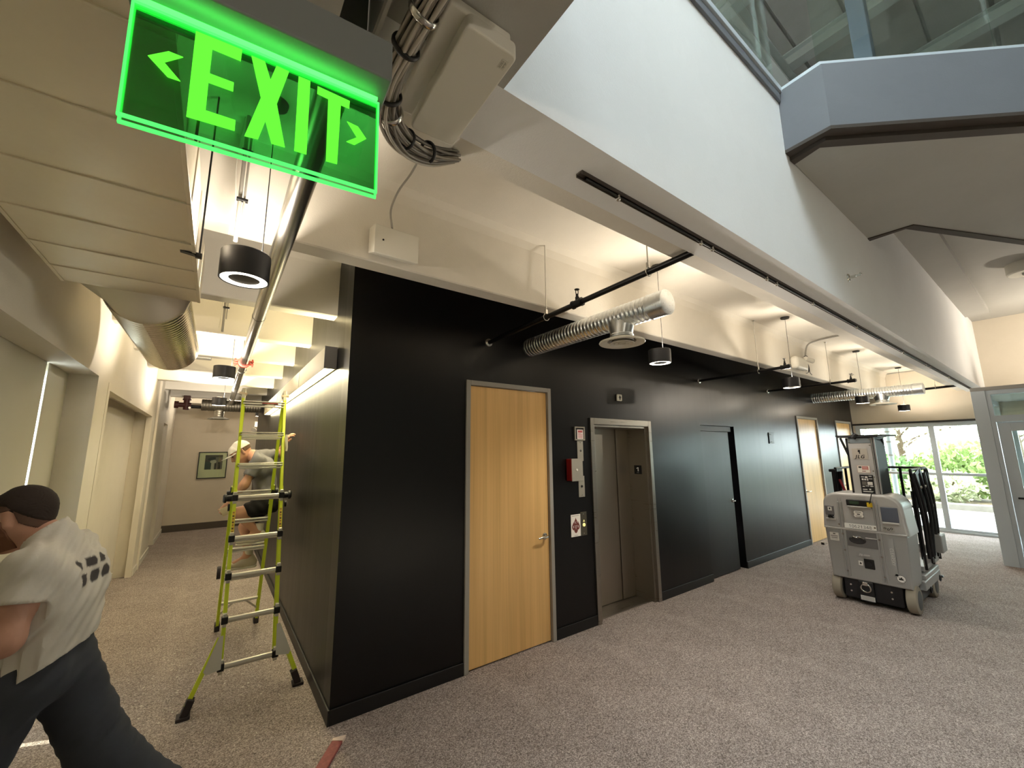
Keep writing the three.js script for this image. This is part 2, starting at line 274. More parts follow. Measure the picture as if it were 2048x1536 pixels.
// ---- back wall, upper storey, roof with an unseen skylight placed to light the white wall
structure('wall_back', bb(XL - 0.3, XE, 0, YR, ZB, ZB + 0.2), mat({ color: C(112, 110, 105), roughness: 0.9 }));  // out of view, kept dark so the black wall reflects little
const SKY = [-1.6, 1.1, 2.5, 6.6];
{
  const w = structGroup('window_4', 'unseen glazed skylight above the open well, placed to light the white wall', 'skylight'), f = [];
  for (let k = 0; k <= 3; k++) { const z = SKY[2] + (SKY[3] - SKY[2]) * k / 3; f.push(bb(SKY[0], SKY[1], YR + 0.02, YR + 0.16, z - 0.03, z + 0.03)); }
  mesh('mullion', f, M.aluWhite, w); mesh('pane', bb(SKY[0], SKY[1], YR + 0.1, YR + 0.106, SKY[2], SKY[3]), M.glass, w);
}
structure('wall_upper', [bb(XL - 0.3, XE, 3.76, 4.9, ZE - 0.2, ZE), bb(XL - 0.3, XE, 7.3, YR, ZE - 0.2, ZE), bb(XL - 0.3, 0, 4.9, 7.3, ZE - 0.2, ZE)], M.greyPaint);
{
  const w = structGroup('window_5', 'unseen window band at the back of the upper storey, placed to light the roof', 'window'), f = [];  // out of view, set here to lighten the upper floor and roof
  for (let x = 0; x < 12.3; x += 1.75) f.push(bb(x, x + 0.07, 4.9, 7.3, ZE - 0.14, ZE - 0.06));
  mesh('mullion', f, M.aluWhite, w); mesh('pane', bb(0, XE, 4.9, 7.3, ZE - 0.1, ZE - 0.094), M.glass, w);
}
structure('floor_upper', slab([[XL, ZE], [XE, ZE], [XE, 2.03], [XL, 2.03]], 4.1, 4.3), M.carpet);
structure('floor_upper', slab([[XL, 2.03], [-0.52, 2.03], [-0.52, ZB], [XL, ZB]], 4.1, 4.3), M.carpet);
const roofM = mat({ map: plasterT([200, 199, 192], 16), roughness: 0.85 }), roofSteel = mat({ color: C(212, 218, 214), roughness: 0.6 });
structure('roof', slab(rect(XL - 0.3, XE + 0.2, ZE - 0.2, ZB + 0.2), YR, YR + 0.2, [rect(SKY[0], SKY[1], SKY[2], SKY[3])]), roofM);
for (let k = 0; k < 24; k++) { const z = 6.2 - k * 0.62; if (z < -8) break; structure('roof_plank', rb(z > 2.1 ? SKY[1] : XL, XE, YR - 0.05, YR - 0.001, z - 0.29, z + 0.29, 0.008), roofM); }
for (const x of [1.25, 2.8, 4.4, 6.0, 7.6, 9.2]) { const o = structure('roof_purlin', [bb(x - 0.09, x + 0.09, YR - 0.07, YR - 0.05, -8, ZB), bb(x - 0.012, x + 0.012, YR - 0.25, YR - 0.07, -8, ZB), bb(x - 0.09, x + 0.09, YR - 0.27, YR - 0.25, -8, ZB)], roofSteel); }
for (const z of [-4.4, -1.4, 1.3]) structure('roof_beam', [bb(XL, XE, YR - 0.62, YR - 0.58, z - 0.14, z + 0.14), bb(XL, XE, YR - 0.58, YR - 0.27, z - 0.014, z + 0.014), bb(XL, XE, YR - 0.29, YR - 0.27, z - 0.14, z + 0.14)], roofSteel);
structure('column_upper', rb(4.9, 5.08, 4.6, YR - 0.62, 2.34, 2.5, 0.01), mat({ color: C(140, 152, 172), roughness: 0.5 }));
// ---- glass guards of the upper floor
{
  const g = structGroup('trim_6', 'frameless glass guard on the edge of the upper floor above the white wall', 'guard rail');
  mesh('rail_shoe', rb(-0.12, 2.36, 4.425, 4.47, 2.24, 2.33, 0.003), M.aluWhite, g); mesh('edge_trim', rb(-0.12, 2.36, 4.35, 4.42, 2.298, 2.318, 0.008), M.fascia, g); mesh('shadow_strip', bb(-0.12, 2.36, 4.418, 4.427, 2.25, 2.312), M.blackTrim, g);  // black strip stands in for the shaded gap under the shoe
  for (const [a, b] of [[-0.12, 0.9], [0.908, 2.16], [2.168, 2.35]]) mesh('glass_panel', bb(a, b, 4.47, 5.45, 2.28, 2.292), M.glass, g);
  const h = structGroup('trim_7', 'glass guard along the angled edge of the upper floor', 'guard rail');
  mesh('rail_shoe', edgeStrip(EDGE, 0.015, 0.065, 4.44, 4.475), M.aluWhite, h);
  for (const [i, a, b] of [[1, 0.0, 0.5], [1, 0.503, 1], [2, 0, 0.5], [2, 0.503, 1]]) {
    const p = ribbon(EDGE, 0.04), q = p[i], r = p[i + 1], at = (t) => [q[0] + (r[0] - q[0]) * t, q[1] + (r[1] - q[1]) * t];
    mesh('glass_panel', edgeStrip([at(a), at(b)], -0.006, 0.006, 4.46, 5.45), M.glass, h);
  }
}
// ================================================================ doors, lift door and the plates beside it
function lever(parent, x, y, z, dir, m = M.chrome) {
  const h = mesh('handle', [rod([x, y, z], [x, y, z + 0.05], 0.012), tube([[x, y, z + 0.048], [x + dir * 0.03, y, z + 0.058], [x + dir * 0.07, y + 0.004, z + 0.06], [x + dir * 0.115, y - 0.004, z + 0.055]], 0.0095, 16, 8)], m, parent);
  mesh('rose', lathe([[0, 0], [0.033, 0], [0.031, 0.008], [0.018, 0.014], [0, 0.014]], 20).rotateX(Math.PI / 2).translate(x, y, z), m, h); return h;
}
function woodDoor(n, x0, x1, top, hingeLeft, label) {
  const d = structGroup('door_' + n, label, 'door', [x0, 0, 0]); const w = x1 - x0;
  mesh('frame', [rb(0, 0.045, 0, top, -0.12, 0.018, 0.004), rb(w - 0.045, w, 0, top, -0.12, 0.018, 0.004), rb(0.045, w - 0.045, top - 0.045, top, -0.12, 0.018, 0.004), bb(0.045, 0.058, 0, top - 0.045, -0.12, -0.062), bb(w - 0.058, w - 0.045, 0, top - 0.045, -0.12, -0.062)], M.frameGrey, d);
  mesh('door_leaf', rb(0.048, w - 0.048, 0.012, top - 0.049, -0.06, -0.012, 0.003), M.maple, d);
  const hx = hingeLeft ? 0.047 : w - 0.047;
  for (const y of [0.3, 0.98, 1.66, top - 0.26]) mesh('hinge', [rod([hx, y - 0.055, -0.004], [hx, y + 0.055, -0.004], 0.0075), rb(hx - 0.012, hx + 0.012, y - 0.055, y + 0.055, -0.014, -0.009, 0.001)], M.chrome, d);
  lever(d, hingeLeft ? w - 0.105 : 0.105, 0.985, -0.012, hingeLeft ? -1 : 1);
  return d;
}
woodDoor(1, 1.04, 2.07, 2.487, true, 'near tall maple door in a grey metal frame left of the lift');
woodDoor(4, 8.66, 9.79, 2.48, false, 'maple door far along the black wall, before the last one');
woodDoor(5, 10.94, 12.06, 2.47, false, 'last maple door at the far end of the black wall');
{
  const d = structGroup('door_2', 'stainless steel lift door in a deep steel frame', 'lift door', [2.66, 0, 0]); const w = 1.14, H = 2.2;
  mesh('frame', [rb(0, 0.06, 0, H, -0.05, 0.02, 0.004), rb(w - 0.06, w, 0, H, -0.05, 0.02, 0.004), rb(0.06, w - 0.06, H - 0.075, H, -0.05, 0.02, 0.004), rb(0.04, 0.1, 0, H - 0.075, -0.3, -0.012, 0.003), rb(w - 0.1, w - 0.04, 0, H - 0.075, -0.3, -0.012, 0.003), rb(0.1, w - 0.1, H - 0.1, H - 0.06, -0.3, -0.012, 0.003)], M.steel, d);
  mesh('door_leaf', rb(0.1, 0.79, 0.012, H - 0.1, -0.325, -0.30, 0.003), M.steelLeaf, d);
  mesh('door_leaf', rb(0.797, w - 0.1, 0.012, H - 0.1, -0.31, -0.288, 0.003), M.steelLeaf, d);
  mesh('sill', rb(0.1, w - 0.1, -0.002, 0.008, -0.34, -0.06, 0.002), M.steel, d);
  mesh('back_panel', bb(0, w, 0, H, -0.36, -0.345), M.blackTrim, d);
  const num = printed(64, 96, (c, a, b) => { c.fillStyle = '#0a0a0b'; c.fillRect(0, 0, a, b); c.fillStyle = '#e6e6e2'; c.font = 'bold 62px sans-serif'; c.textAlign = 'center'; c.fillText('1', a / 2, 66); c.fillRect(24, 78, 5, 5); c.fillRect(34, 78, 5, 5); });
  mesh('floor_plate', sheet(0.11, 0.11, 0.004).rotateY(-Math.PI / 2).translate(w - 0.103, 1.575, -0.15), num, d);
}
{
  const d = structGroup('door_3', 'black painted door set deep in the black wall with a steel lever', 'door', [5.03, 0, 0]); const w = 1.02;
  mesh('frame', [bb(0, 0.05, 0, 2.19, -0.24, -0.19), bb(0.86, w, 0, 2.19, -0.24, -0.2), bb(0.05, 0.86, 2.1, 2.19, -0.24, -0.19), rb(0.004, 0.05, 0, 2.1, -0.19, -0.03, 0.003), rb(0.05, 0.97, 2.105, 2.186, -0.19, -0.03, 0.003)], M.blackTrim, d);
  mesh('door_leaf', rb(0.054, 0.89, 0.012, 2.1, -0.085, -0.04, 0.003), M.black, d);
  lever(d, 0.83, 1.03, -0.04, -1);
  mesh('closer', rb(0.8, 0.93, 1.62, 1.78, -0.19, -0.15, 0.006), M.blackPlastic, d);
}
// ---- plates on the black wall
const plateM = mat({ color: C(170, 165, 152), roughness: 0.42, metalness: 0.55 });
{
  const a = thing('notice_frame', 'small steel framed red and white printed notice, topmost plate left of the lift', 'sign', [2.485, 2.015, 0.001]);
  mesh('frame', [rb(-0.078, 0.078, 0.062, 0.076, 0, 0.02, 0.002), rb(-0.078, 0.078, -0.076, -0.062, 0, 0.02, 0.002), rb(-0.078, -0.064, -0.062, 0.062, 0, 0.02, 0.002), rb(0.064, 0.078, -0.062, 0.062, 0, 0.02, 0.002)], plateM, a);
  mesh('backing', bb(-0.065, 0.065, -0.065, 0.065, 0, 0.006), M.blackPlastic, a);
  mesh('card', sheet(0.095, 0.105).translate(0.014, -0.008, 0.008), printed(128, 140, (c, w, h) => { c.fillStyle = '#e9dcd8'; c.fillRect(0, 0, w, h); c.fillStyle = '#c4585a'; c.fillRect(18, 14, 92, 30); for (let i = 0; i < 5; i++) c.fillRect(16, 56 + i * 15, 60 + (i * 37) % 38, 6); }), a);
  const b = thing('key_switch_plate', 'narrow steel plate with a key switch under the framed notice', 'switch plate', [2.495, 1.825, 0.001]);
  mesh('plate', rb(-0.046, 0.046, -0.112, 0.112, 0, 0.006, 0.003), plateM, b); mesh('key_switch', lathe([[0, 0], [0.013, 0], [0.012, 0.008], [0, 0.008]], 16).rotateX(Math.PI / 2).translate(0, 0.002, 0.006), M.chrome, b);
  for (const y of [0.09, -0.09]) mesh('screw', lathe([[0, 0], [0.005, 0], [0.003, 0.003], [0, 0.003]], 10).rotateX(Math.PI / 2).translate(0, y, 0.006), M.chrome, b);
  const e = thing('alarm_box', 'red sided box with a steel face plate and round button left of the lift', 'alarm box', [2.365, 1.625, 0.001]);
  mesh('box', rb(-0.085, 0.08, -0.115, 0.115, 0, 0.075, 0.004), M.red, e); mesh('plate', rb(-0.082, 0.083, -0.118, 0.118, 0.075, 0.081, 0.003), plateM, e); mesh('button', lathe([[0, 0], [0.013, 0], [0.011, 0.008], [0, 0.009]], 16).rotateX(Math.PI / 2).translate(-0.01, 0.0, 0.081), M.whitePlastic, e);
  const f = copy(b, [2.497, 1.44, 0.001], 'narrow steel plate with a dark keyhole under the red sided box'); f.children[1].material = M.blackPlastic;
  const g = thing('call_button_plate', 'dark steel call plate with a lit round button left of the lift', 'call button', [2.508, 1.05, 0.001]);
  mesh('plate', rb(-0.046, 0.046, -0.122, 0.122, 0, 0.007, 0.003), mat({ color: C(96, 92, 80), metalness: 0.6, roughness: 0.4 }), g);
  mesh('lamp_button', lathe([[0, 0], [0.019, 0], [0.017, 0.006], [0, 0.007]], 20).rotateX(Math.PI / 2).translate(0, -0.012, 0.007), mat({ color: C(240, 230, 150), emissive: 0xfff09a, emissiveIntensity: 0.6 }), g);
  mesh('arrow', extr([[-0.013, 0], [0.013, 0], [0, 0.022]], 0.003).translate(0, 0.02, 0.007), mat({ color: C(235, 226, 160), emissive: 0xfff09a, emissiveIntensity: 0.35 }), g);
  for (const y of [0.1, -0.1]) mesh('screw', lathe([[0, 0], [0.006, 0], [0.004, 0.003], [0, 0.003]], 10).rotateX(Math.PI / 2).translate(0, y, 0.007), M.chrome, g);
  const s = mesh('emblem_card', sheet(0.14, 0.225, 0.003).translate(2.389, 1.043, 0.004), printed(140, 225, (c, w, h) => {
    c.fillStyle = '#f4efe6'; c.fillRect(0, 0, w, h); c.fillStyle = '#8a8478'; c.fillRect(14, 12, 110, 4); c.fillRect(44, 212, 52, 3); c.fillStyle = '#6e2d24';
    const flame = (x, y, rx, ry) => { c.beginPath(); c.moveTo(x, y - ry); c.bezierCurveTo(x + rx * 0.3, y - ry * 0.4, x + rx, y - ry * 0.2, x + rx * 0.95, y + ry * 0.3); c.bezierCurveTo(x + rx * 0.7, y + ry * 0.9, x + rx * 0.1, y + ry * 0.8, x, y + ry); c.bezierCurveTo(x - rx * 0.1, y + ry * 0.8, x - rx * 0.7, y + ry * 0.9, x - rx * 0.95, y + ry * 0.3); c.bezierCurveTo(x - rx, y - ry * 0.2, x - rx * 0.3, y - ry * 0.4, x, y - ry); c.fill(); };
    flame(w / 2, 76, 26, 44); flame(36, 116, 24, 46); flame(104, 116, 24, 46); flame(w / 2, 150, 28, 44);
    c.fillStyle = '#f4efe6'; c.font = 'bold 30px serif'; c.textAlign = 'center'; c.fillText('C', w / 2, 94); c.fillText('S', 36, 136); c.fillText('S', 104, 136); c.fillText('T', w / 2, 150); }));
  tag(s, 'white card with a dark red flame emblem beside the lift call button', 'card');
  const i = thing('lift_position_sign', 'small pale arrow lamp high on the black wall above the lift frame', 'indicator', [3.195, 2.468, 0.001]);
  mesh('body', rb(-0.045, 0.045, -0.042, 0.042, 0, 0.025, 0.01), M.whitePlastic, i); mesh('arrow', extr([[-0.024, -0.004], [0, 0.028], [0.024, -0.004], [0.009, -0.004], [0.009, -0.028], [-0.009, -0.028], [-0.009, -0.004]], 0.003).translate(0, 0, 0.025), M.blackPlastic, i);
  const r = thing('room_plate', 'dark room sign plate with raised lettering between the black door and far maple door', 'sign', [7.41, 2.02, 0.001]);
  mesh('plate', rb(-0.1, 0.1, -0.1, 0.1, 0, 0.012, 0.003), M.black, r); mesh('lettering', bb(-0.06, 0.05, 0.062, 0.07, 0.012, 0.015), M.greyPaint, r); mesh('lettering', bb(-0.06, 0.03, -0.075, -0.068, 0.012, 0.015), M.greyPaint, r);
  const ds = thing('door_stop', 'small metal door stop on the carpet by the far maple door', 'door stop', [8.85, 0, 0.12]);
  mesh('foot', extr([[0, 0], [0.16, 0], [0.16, 0.008], [0.02, 0.045], [0, 0.045]], 0.05, 0.003).translate(-0.05, 0.003, 0), M.chrome, ds); mesh('pad', rb(-0.055, -0.048, 0.004, 0.044, 0.0, 0.05, 0.002), M.blackPlastic, ds);
}
// ---- framed picture on the corridor end wall
{
  const p = thing('framed_picture', 'black framed picture with a wide pale mat on the corridor end wall', 'picture', [-0.8, 1.55, ZE + 0.002]);
  const w = 0.60, h = 0.66;
  mesh('frame', [rb(-w / 2, w / 2, h / 2 - 0.02, h / 2, 0, 0.03, 0.003), rb(-w / 2, w / 2, -h / 2, -h / 2 + 0.02, 0, 0.03, 0.003), rb(-w / 2, -w / 2 + 0.02, -h / 2 + 0.02, h / 2 - 0.02, 0, 0.03, 0.003), rb(w / 2 - 0.02, w / 2, -h / 2 + 0.02, h / 2 - 0.02, 0, 0.03, 0.003)], M.blackPlastic, p);
  mesh('mat_board', sheet(w - 0.03, h - 0.03, 0.006).translate(0, 0, 0.008), mat({ color: C(226, 214, 180), roughness: 0.9 }), p);
  mesh('print', sheet(0.36, 0.36, 0.002).translate(0.02, 0.07, 0.013), printed(256, 256, (c, a, b) => { c.fillStyle = '#4a3c33'; c.fillRect(0, 0, a, b); c.fillStyle = '#6e6055'; c.fillRect(150, 40, 106, 216); c.fillStyle = '#394236'; c.fillRect(0, 120, 90, 136); c.fillStyle = '#b3a694'; c.beginPath(); c.ellipse(120, 118, 46, 34, 0, 0, 7); c.fill(); c.fillRect(92, 150, 46, 106); c.fillStyle = '#1f1a19'; c.beginPath(); c.ellipse(96, 66, 60, 28, -0.2, 0, 7); c.fill(); c.fillRect(150, 150, 18, 106); c.fillRect(190, 130, 40, 126); c.fillStyle = '#8a6a56'; c.fillRect(200, 60, 40, 60); }, { roughness: 0.5 }), p);
  mesh('pane', bb(-w / 2 + 0.02, w / 2 - 0.02, -h / 2 + 0.02, h / 2 - 0.02, 0.02, 0.022), M.glass, p);
}
// ================================================================ lamps
const discM = mat({ color: 0xffffff, emissive: 0xffdcae, emissiveIntensity: 5 });
function pendantBuild(o, top) {
  mesh('housing', lathe([[0.0, 0.128], [0.02, 0.13], [0.097, 0.13], [0.1, 0.126], [0.1, 0.002], [0.097, 0.0], [0.093, 0.002], [0.093, 0.02], [0.0, 0.02]], 40), M.lampBlack, o);
  mesh('light_ring', lathe([[0.064, 0.004], [0.092, 0.004], [0.092, 0.016], [0.064, 0.016], [0.064, 0.004]], 40), M.ring, o);
  mesh('inner_disc', lathe([[0, 0.006], [0.062, 0.006], [0.064, 0.018], [0, 0.018]], 32), M.lampBlack, o);
  mesh('up_lens_lamp', lathe([[0, 0.131], [0.05, 0.131], [0.05, 0.137], [0, 0.139]], 24), discM, o);
  mesh('cable', rod([0.06, 0.13, 0], [0.06, top, 0], 0.0025, 0.0025, 6), M.blackPlastic, o);
  mesh('canopy', lathe([[0, top], [0.055, top], [0.05, top - 0.022], [0, top - 0.025]], 24).translate(0.06, 0, 0), M.blackPlastic, o);
}
function pendantLights(o, k = 1) { // the up light and the down light belong to the lamp
  const p = o.position;
  for (let j = 0; j < 3; j++) { // the up light throws wide: three lobes leaning out
    const a = (p.x < 0 ? [0.5, 2.6, 4.71] : p.x > 10 && p.z > 2 ? [-0.7, 0.5, 3.9] : [0.3, 1.57, 2.84])[j], u = new THREE.SpotLight(WARM, UP_CD * k, 0, 1.06, 1, 2); u.position.set(p.x, p.y + 0.15, p.z); u.target.position.set(p.x + Math.cos(a) * 0.9, p.y + 0.66, p.z + Math.sin(a) * 0.9); u.castShadow = true; u.shadow.radius = 2; scene.add(u, u.target);
  }
  const d = new THREE.SpotLight(COOLWHITE, DOWN_CD * (p.x < 0.5 ? 0.3 : p.x < 3 ? 1.7 : k), 0, 1.25, 0.5, 2); d.position.set(p.x, p.y - 0.012, p.z); d.target.position.set(p.x, 0, p.z); d.castShadow = true; d.shadow.radius = 4; scene.add(d, d.target);
}
const LAMPS = [
  [-0.75, 2.62, 1.08, 0.98, 'large looking black drum pendant with a glowing ring nearest the camera over the corridor mouth'],
  [-0.78, 2.62, -1.99, 0.98, 'black drum pendant with glowing ring in the corridor beside the clamped pipe'],
  [-0.80, 2.62, -5.0, 0.98, 'black drum pendant deep in the corridor behind the cross duct register'],
  [0.06, 2.76, -8.85, 0.82, 'small black drum pendant farthest down the corridor above the ladder top'],
  [2.49, 2.62, 1.08, 0.98, 'black drum pendant with glowing ring right of the short duct and register'],
  [5.30, 2.62, 1.15, 0.98, 'black drum pendant below the wall camera, second along the black wall'],
  [8.60, 2.62, 1.10, 0.98, 'black drum pendant at the left end under the far duct'],
  [11.40, 2.62, 1.15, 0.98, 'lowest looking black drum pendant at the far right under the duct register'],
  [-1.15, 2.62, 4.9, 0.98, 'unseen drum pendant behind the camera, placed to light the near floor and ceiling'],  // lamp out of view, placed to brighten the near floor and ceiling
  [5.6, 2.9, 4.9, 0.98, 'unseen drum pendant under the soffit right of the view, placed to light the floor'],  // this lamp and the next are out of view, brightening the room
  [8.0, 2.9, 5.2, 0.98, 'unseen drum pendant before the lobby right of the view, placed to brighten the room'],
  [10.9, 3.05, 4.3, 1.3, 'unseen drum pendant over the entrance lobby, placed to light the end wall'],  // out of view, placed to light the end wall over the lobby
];
LAMPS.forEach(([x, y, z, top, label], i) => {
  const o = thing('pendant_lamp', label, 'pendant lamp', [x, y, z], 0, 'drum pendant lamps'); pendantBuild(o, Math.min(top, (z > 2.3 && x > 0 ? (x > 10 ? 4.5 : 3.88) : CE) - y)); pendantLights(o, i === 11 ? 5 : i === 0 ? 0.8 : i === 1 ? 1.4 : i === 3 ? 2.4 : i === 2 ? 2.4 : i === 8 ? 0.9 : i > 8 ? 1.4 : 1);
});
// linear wall light on the corridor side of the black core: glows down and up
{
  const o = thing('wall_light', 'long pale linear wall light glowing on the corridor side of the black wall', 'wall light', [-0.002, 2.54, 0]);
  const z0 = -5.6, z1 = -0.42;
  mesh('housing', [rb(-0.1, 0, 0.012, 0.19, z0, z1, 0.004), rb(-0.1, -0.094, 0.0, 0.02, z0, z1, 0.002), rb(-0.012, 0, 0.0, 0.02, z0, z1, 0.002)], mat({ color: C(238, 230, 204), roughness: 0.4 }), o);
  mesh('end_cap', rb(-0.102, 0, -0.002, 0.194, z1, z1 + 0.01, 0.003), mat({ color: C(128, 124, 122), roughness: 0.5 }), o);
  for (const z of [-1.72, -3.66]) mesh('joint', rb(-0.102, -0.0, 0.01, 0.192, z, z + 0.005, 0.001), M.darkTrim, o);
  mesh('light_strip_lamp', bb(-0.093, -0.013, 0.004, 0.01, z0 + 0.01, z1 - 0.01), mat({ color: 0xffffff, emissive: 0xfff0b8, emissiveIntensity: 7 }), o);
  mesh('up_strip_lamp', bb(-0.085, -0.015, 0.191, 0.196, z0 + 0.01, z1 - 0.01), mat({ color: 0xffffff, emissive: 0xffdf9c, emissiveIntensity: 4 }), o);
  const cz = (z0 + z1) / 2, L = z1 - z0 - 0.02, col = new THREE.Color(1, 0.87, 0.52);
  const d = new THREE.RectAreaLight(col, WALL_NIT, L, 0.08); d.position.set(-0.055, 2.54, cz); d.rotation.set(-Math.PI / 2, 0, Math.PI / 2); scene.add(d);
  const u = new THREE.RectAreaLight(col, WALL_NIT * 1.1, L, 0.07); u.position.set(-0.055, 2.745, cz); u.rotation.set(Math.PI / 2, 0, Math.PI / 2); scene.add(u);
}
// twin emergency lamp heads on a dark post at the corridor end
{
  structure('column_1', rb(0.17, 0.33, 0, CE, -9.3, -9.14, 0.004), M.blackTrim);
  const o = thing('emergency_light', 'twin headed emergency light on the dark post at the corridor end', 'emergency light', [0.06, 2.52, -9.12]);
  mesh('body', rb(-0.08, 0.11, -0.02, 0.12, 0, 0.06, 0.012), M.whitePlastic, o);
  for (const s of [-1, 1]) { const h = mesh('lamp_head', lathe([[0, 0], [0.03, 0.004], [0.06, 0.05], [0.062, 0.06], [0, 0.055]], 20).rotateX(Math.PI / 2 + 0.5).rotateY(s * 0.5).translate(s * 0.075 + 0.01, -0.07, 0.05), M.whitePlastic, o); h.userData.label = undefined; }
}
// ================================================================ ducts
function spiral(r, a, b, pitch = 0.04) { // spiral lock-seam duct from a to b
  a = P3(a); b = P3(b); const L = a.distanceTo(b), n = Math.max(4, Math.round(L / pitch)), prof = [];
  for (let i = 0; i <= n; i++) { const y = -L / 2 + L * i / n; if (i) for (const [q, h] of [[0.66, 0], [0.56, 0.0028], [0.46, 0.0052], [0.34, 0.0052], [0.24, 0.0028], [0.14, 0]]) prof.push([r + h, y - pitch * q]); prof.push([r, y]); }
  const g = new THREE.LatheGeometry(prof.map((p) => new THREE.Vector2(...p)), 44); g.computeVertexNormals(); return place(g, a, b);
}
function register(parent, x, y, z, R) { // round ceiling register of nested cones
  const g = mesh('register', lathe([[R * 0.56, 0.05], [R * 0.6, 0.045], [R, 0.02], [R + 0.004, 0.012], [R, 0.006], [R * 0.86, 0.008], [R * 0.64, 0.024], [R * 0.56, 0.05]], 48).translate(x, y, z), M.whitePlastic, parent);
  for (const k of [0.56, 0.36, 0.17]) mesh('cone', lathe([[R * k * 0.55, 0.04], [R * k, 0.004], [R * k - 0.006, 0.0], [R * k * 0.5, 0.034], [R * k * 0.55, 0.04]], 40).translate(x, y, z), M.whitePlastic, g);
  mesh('dark_throat', lathe([[0, 0.05], [R * 0.57, 0.05], [R * 0.57, 0.046], [0, 0.046]], 32).translate(x, y, z), M.blackPlastic, g);  // black disc stands in for the dark inside of the neck
}
function teeDuct(label, x, y, z0, z1, zt, drop, R = 0.09) {
  const o = thing('spiral_duct', label, 'air duct');
  mesh('duct_run', spiral(R, [x, y, z0], [x, y, z1 - 0.13]), M.galv, o);
  mesh('end_sleeve', [rod([x, y, z1 - 0.14], [x, y, z1 - 0.005], R + 0.006, R + 0.006, 44), lathe([[R + 0.0065, -0.004], [R + 0.009, 0], [R + 0.0065, 0.006]], 44).rotateX(Math.PI / 2).translate(x, y, z1 - 0.14)], M.galv, o);
  mesh('end_cap', lathe([[0, 0.002], [R - 0.012, 0.004], [R + 0.004, 0.0], [R + 0.006, -0.008], [0, -0.008]], 44).rotateX(Math.PI / 2).translate(x, y, z1), M.galv, o);
  const s = [], n = 40, top = 0.02; // saddle collar that meets the run
  { const pos = [], idx = []; for (let i = 0; i <= n; i++) { const a = i / n * Math.PI * 2, cx = Math.cos(a) * R * 0.98, cz = Math.sin(a) * R * 0.98; const yt = y - Math.sqrt(Math.max(0, R * R - cx * cx)) + 0.004; const f = (v, k) => k; pos.push(x + cx * 1.0, yt + Math.abs(0), zt + cz * 1.28, x + cx, y - R - 0.055, zt + cz); if (i < n) idx.push(2 * i, 2 * i + 2, 2 * i + 1, 2 * i + 1, 2 * i + 2, 2 * i + 3); }
    const g = new THREE.BufferGeometry(); g.setAttribute('position', new THREE.Float32BufferAttribute(pos, 3)); g.setIndex(idx); g.computeVertexNormals(); mesh('tee_collar', g, M.galv, o); }
  mesh('drop_neck', spiral(R * 0.98, [x, y - R - drop, zt], [x, y - R - 0.05, zt], 0.032), M.galv, o);
  register(o, x, y - R - drop - 0.03, zt, R * 1.98);
  return o;
}
teeDuct('short spiral duct with a round register above the lift, ending in a capped tee', 1.8, 2.9, 0.002, 1.63, 1.2, 0.105);
teeDuct('far spiral duct with a round register near the end windows', 9.7, 2.9, 0.002, 1.75, 1.15, 0.12, 0.1);
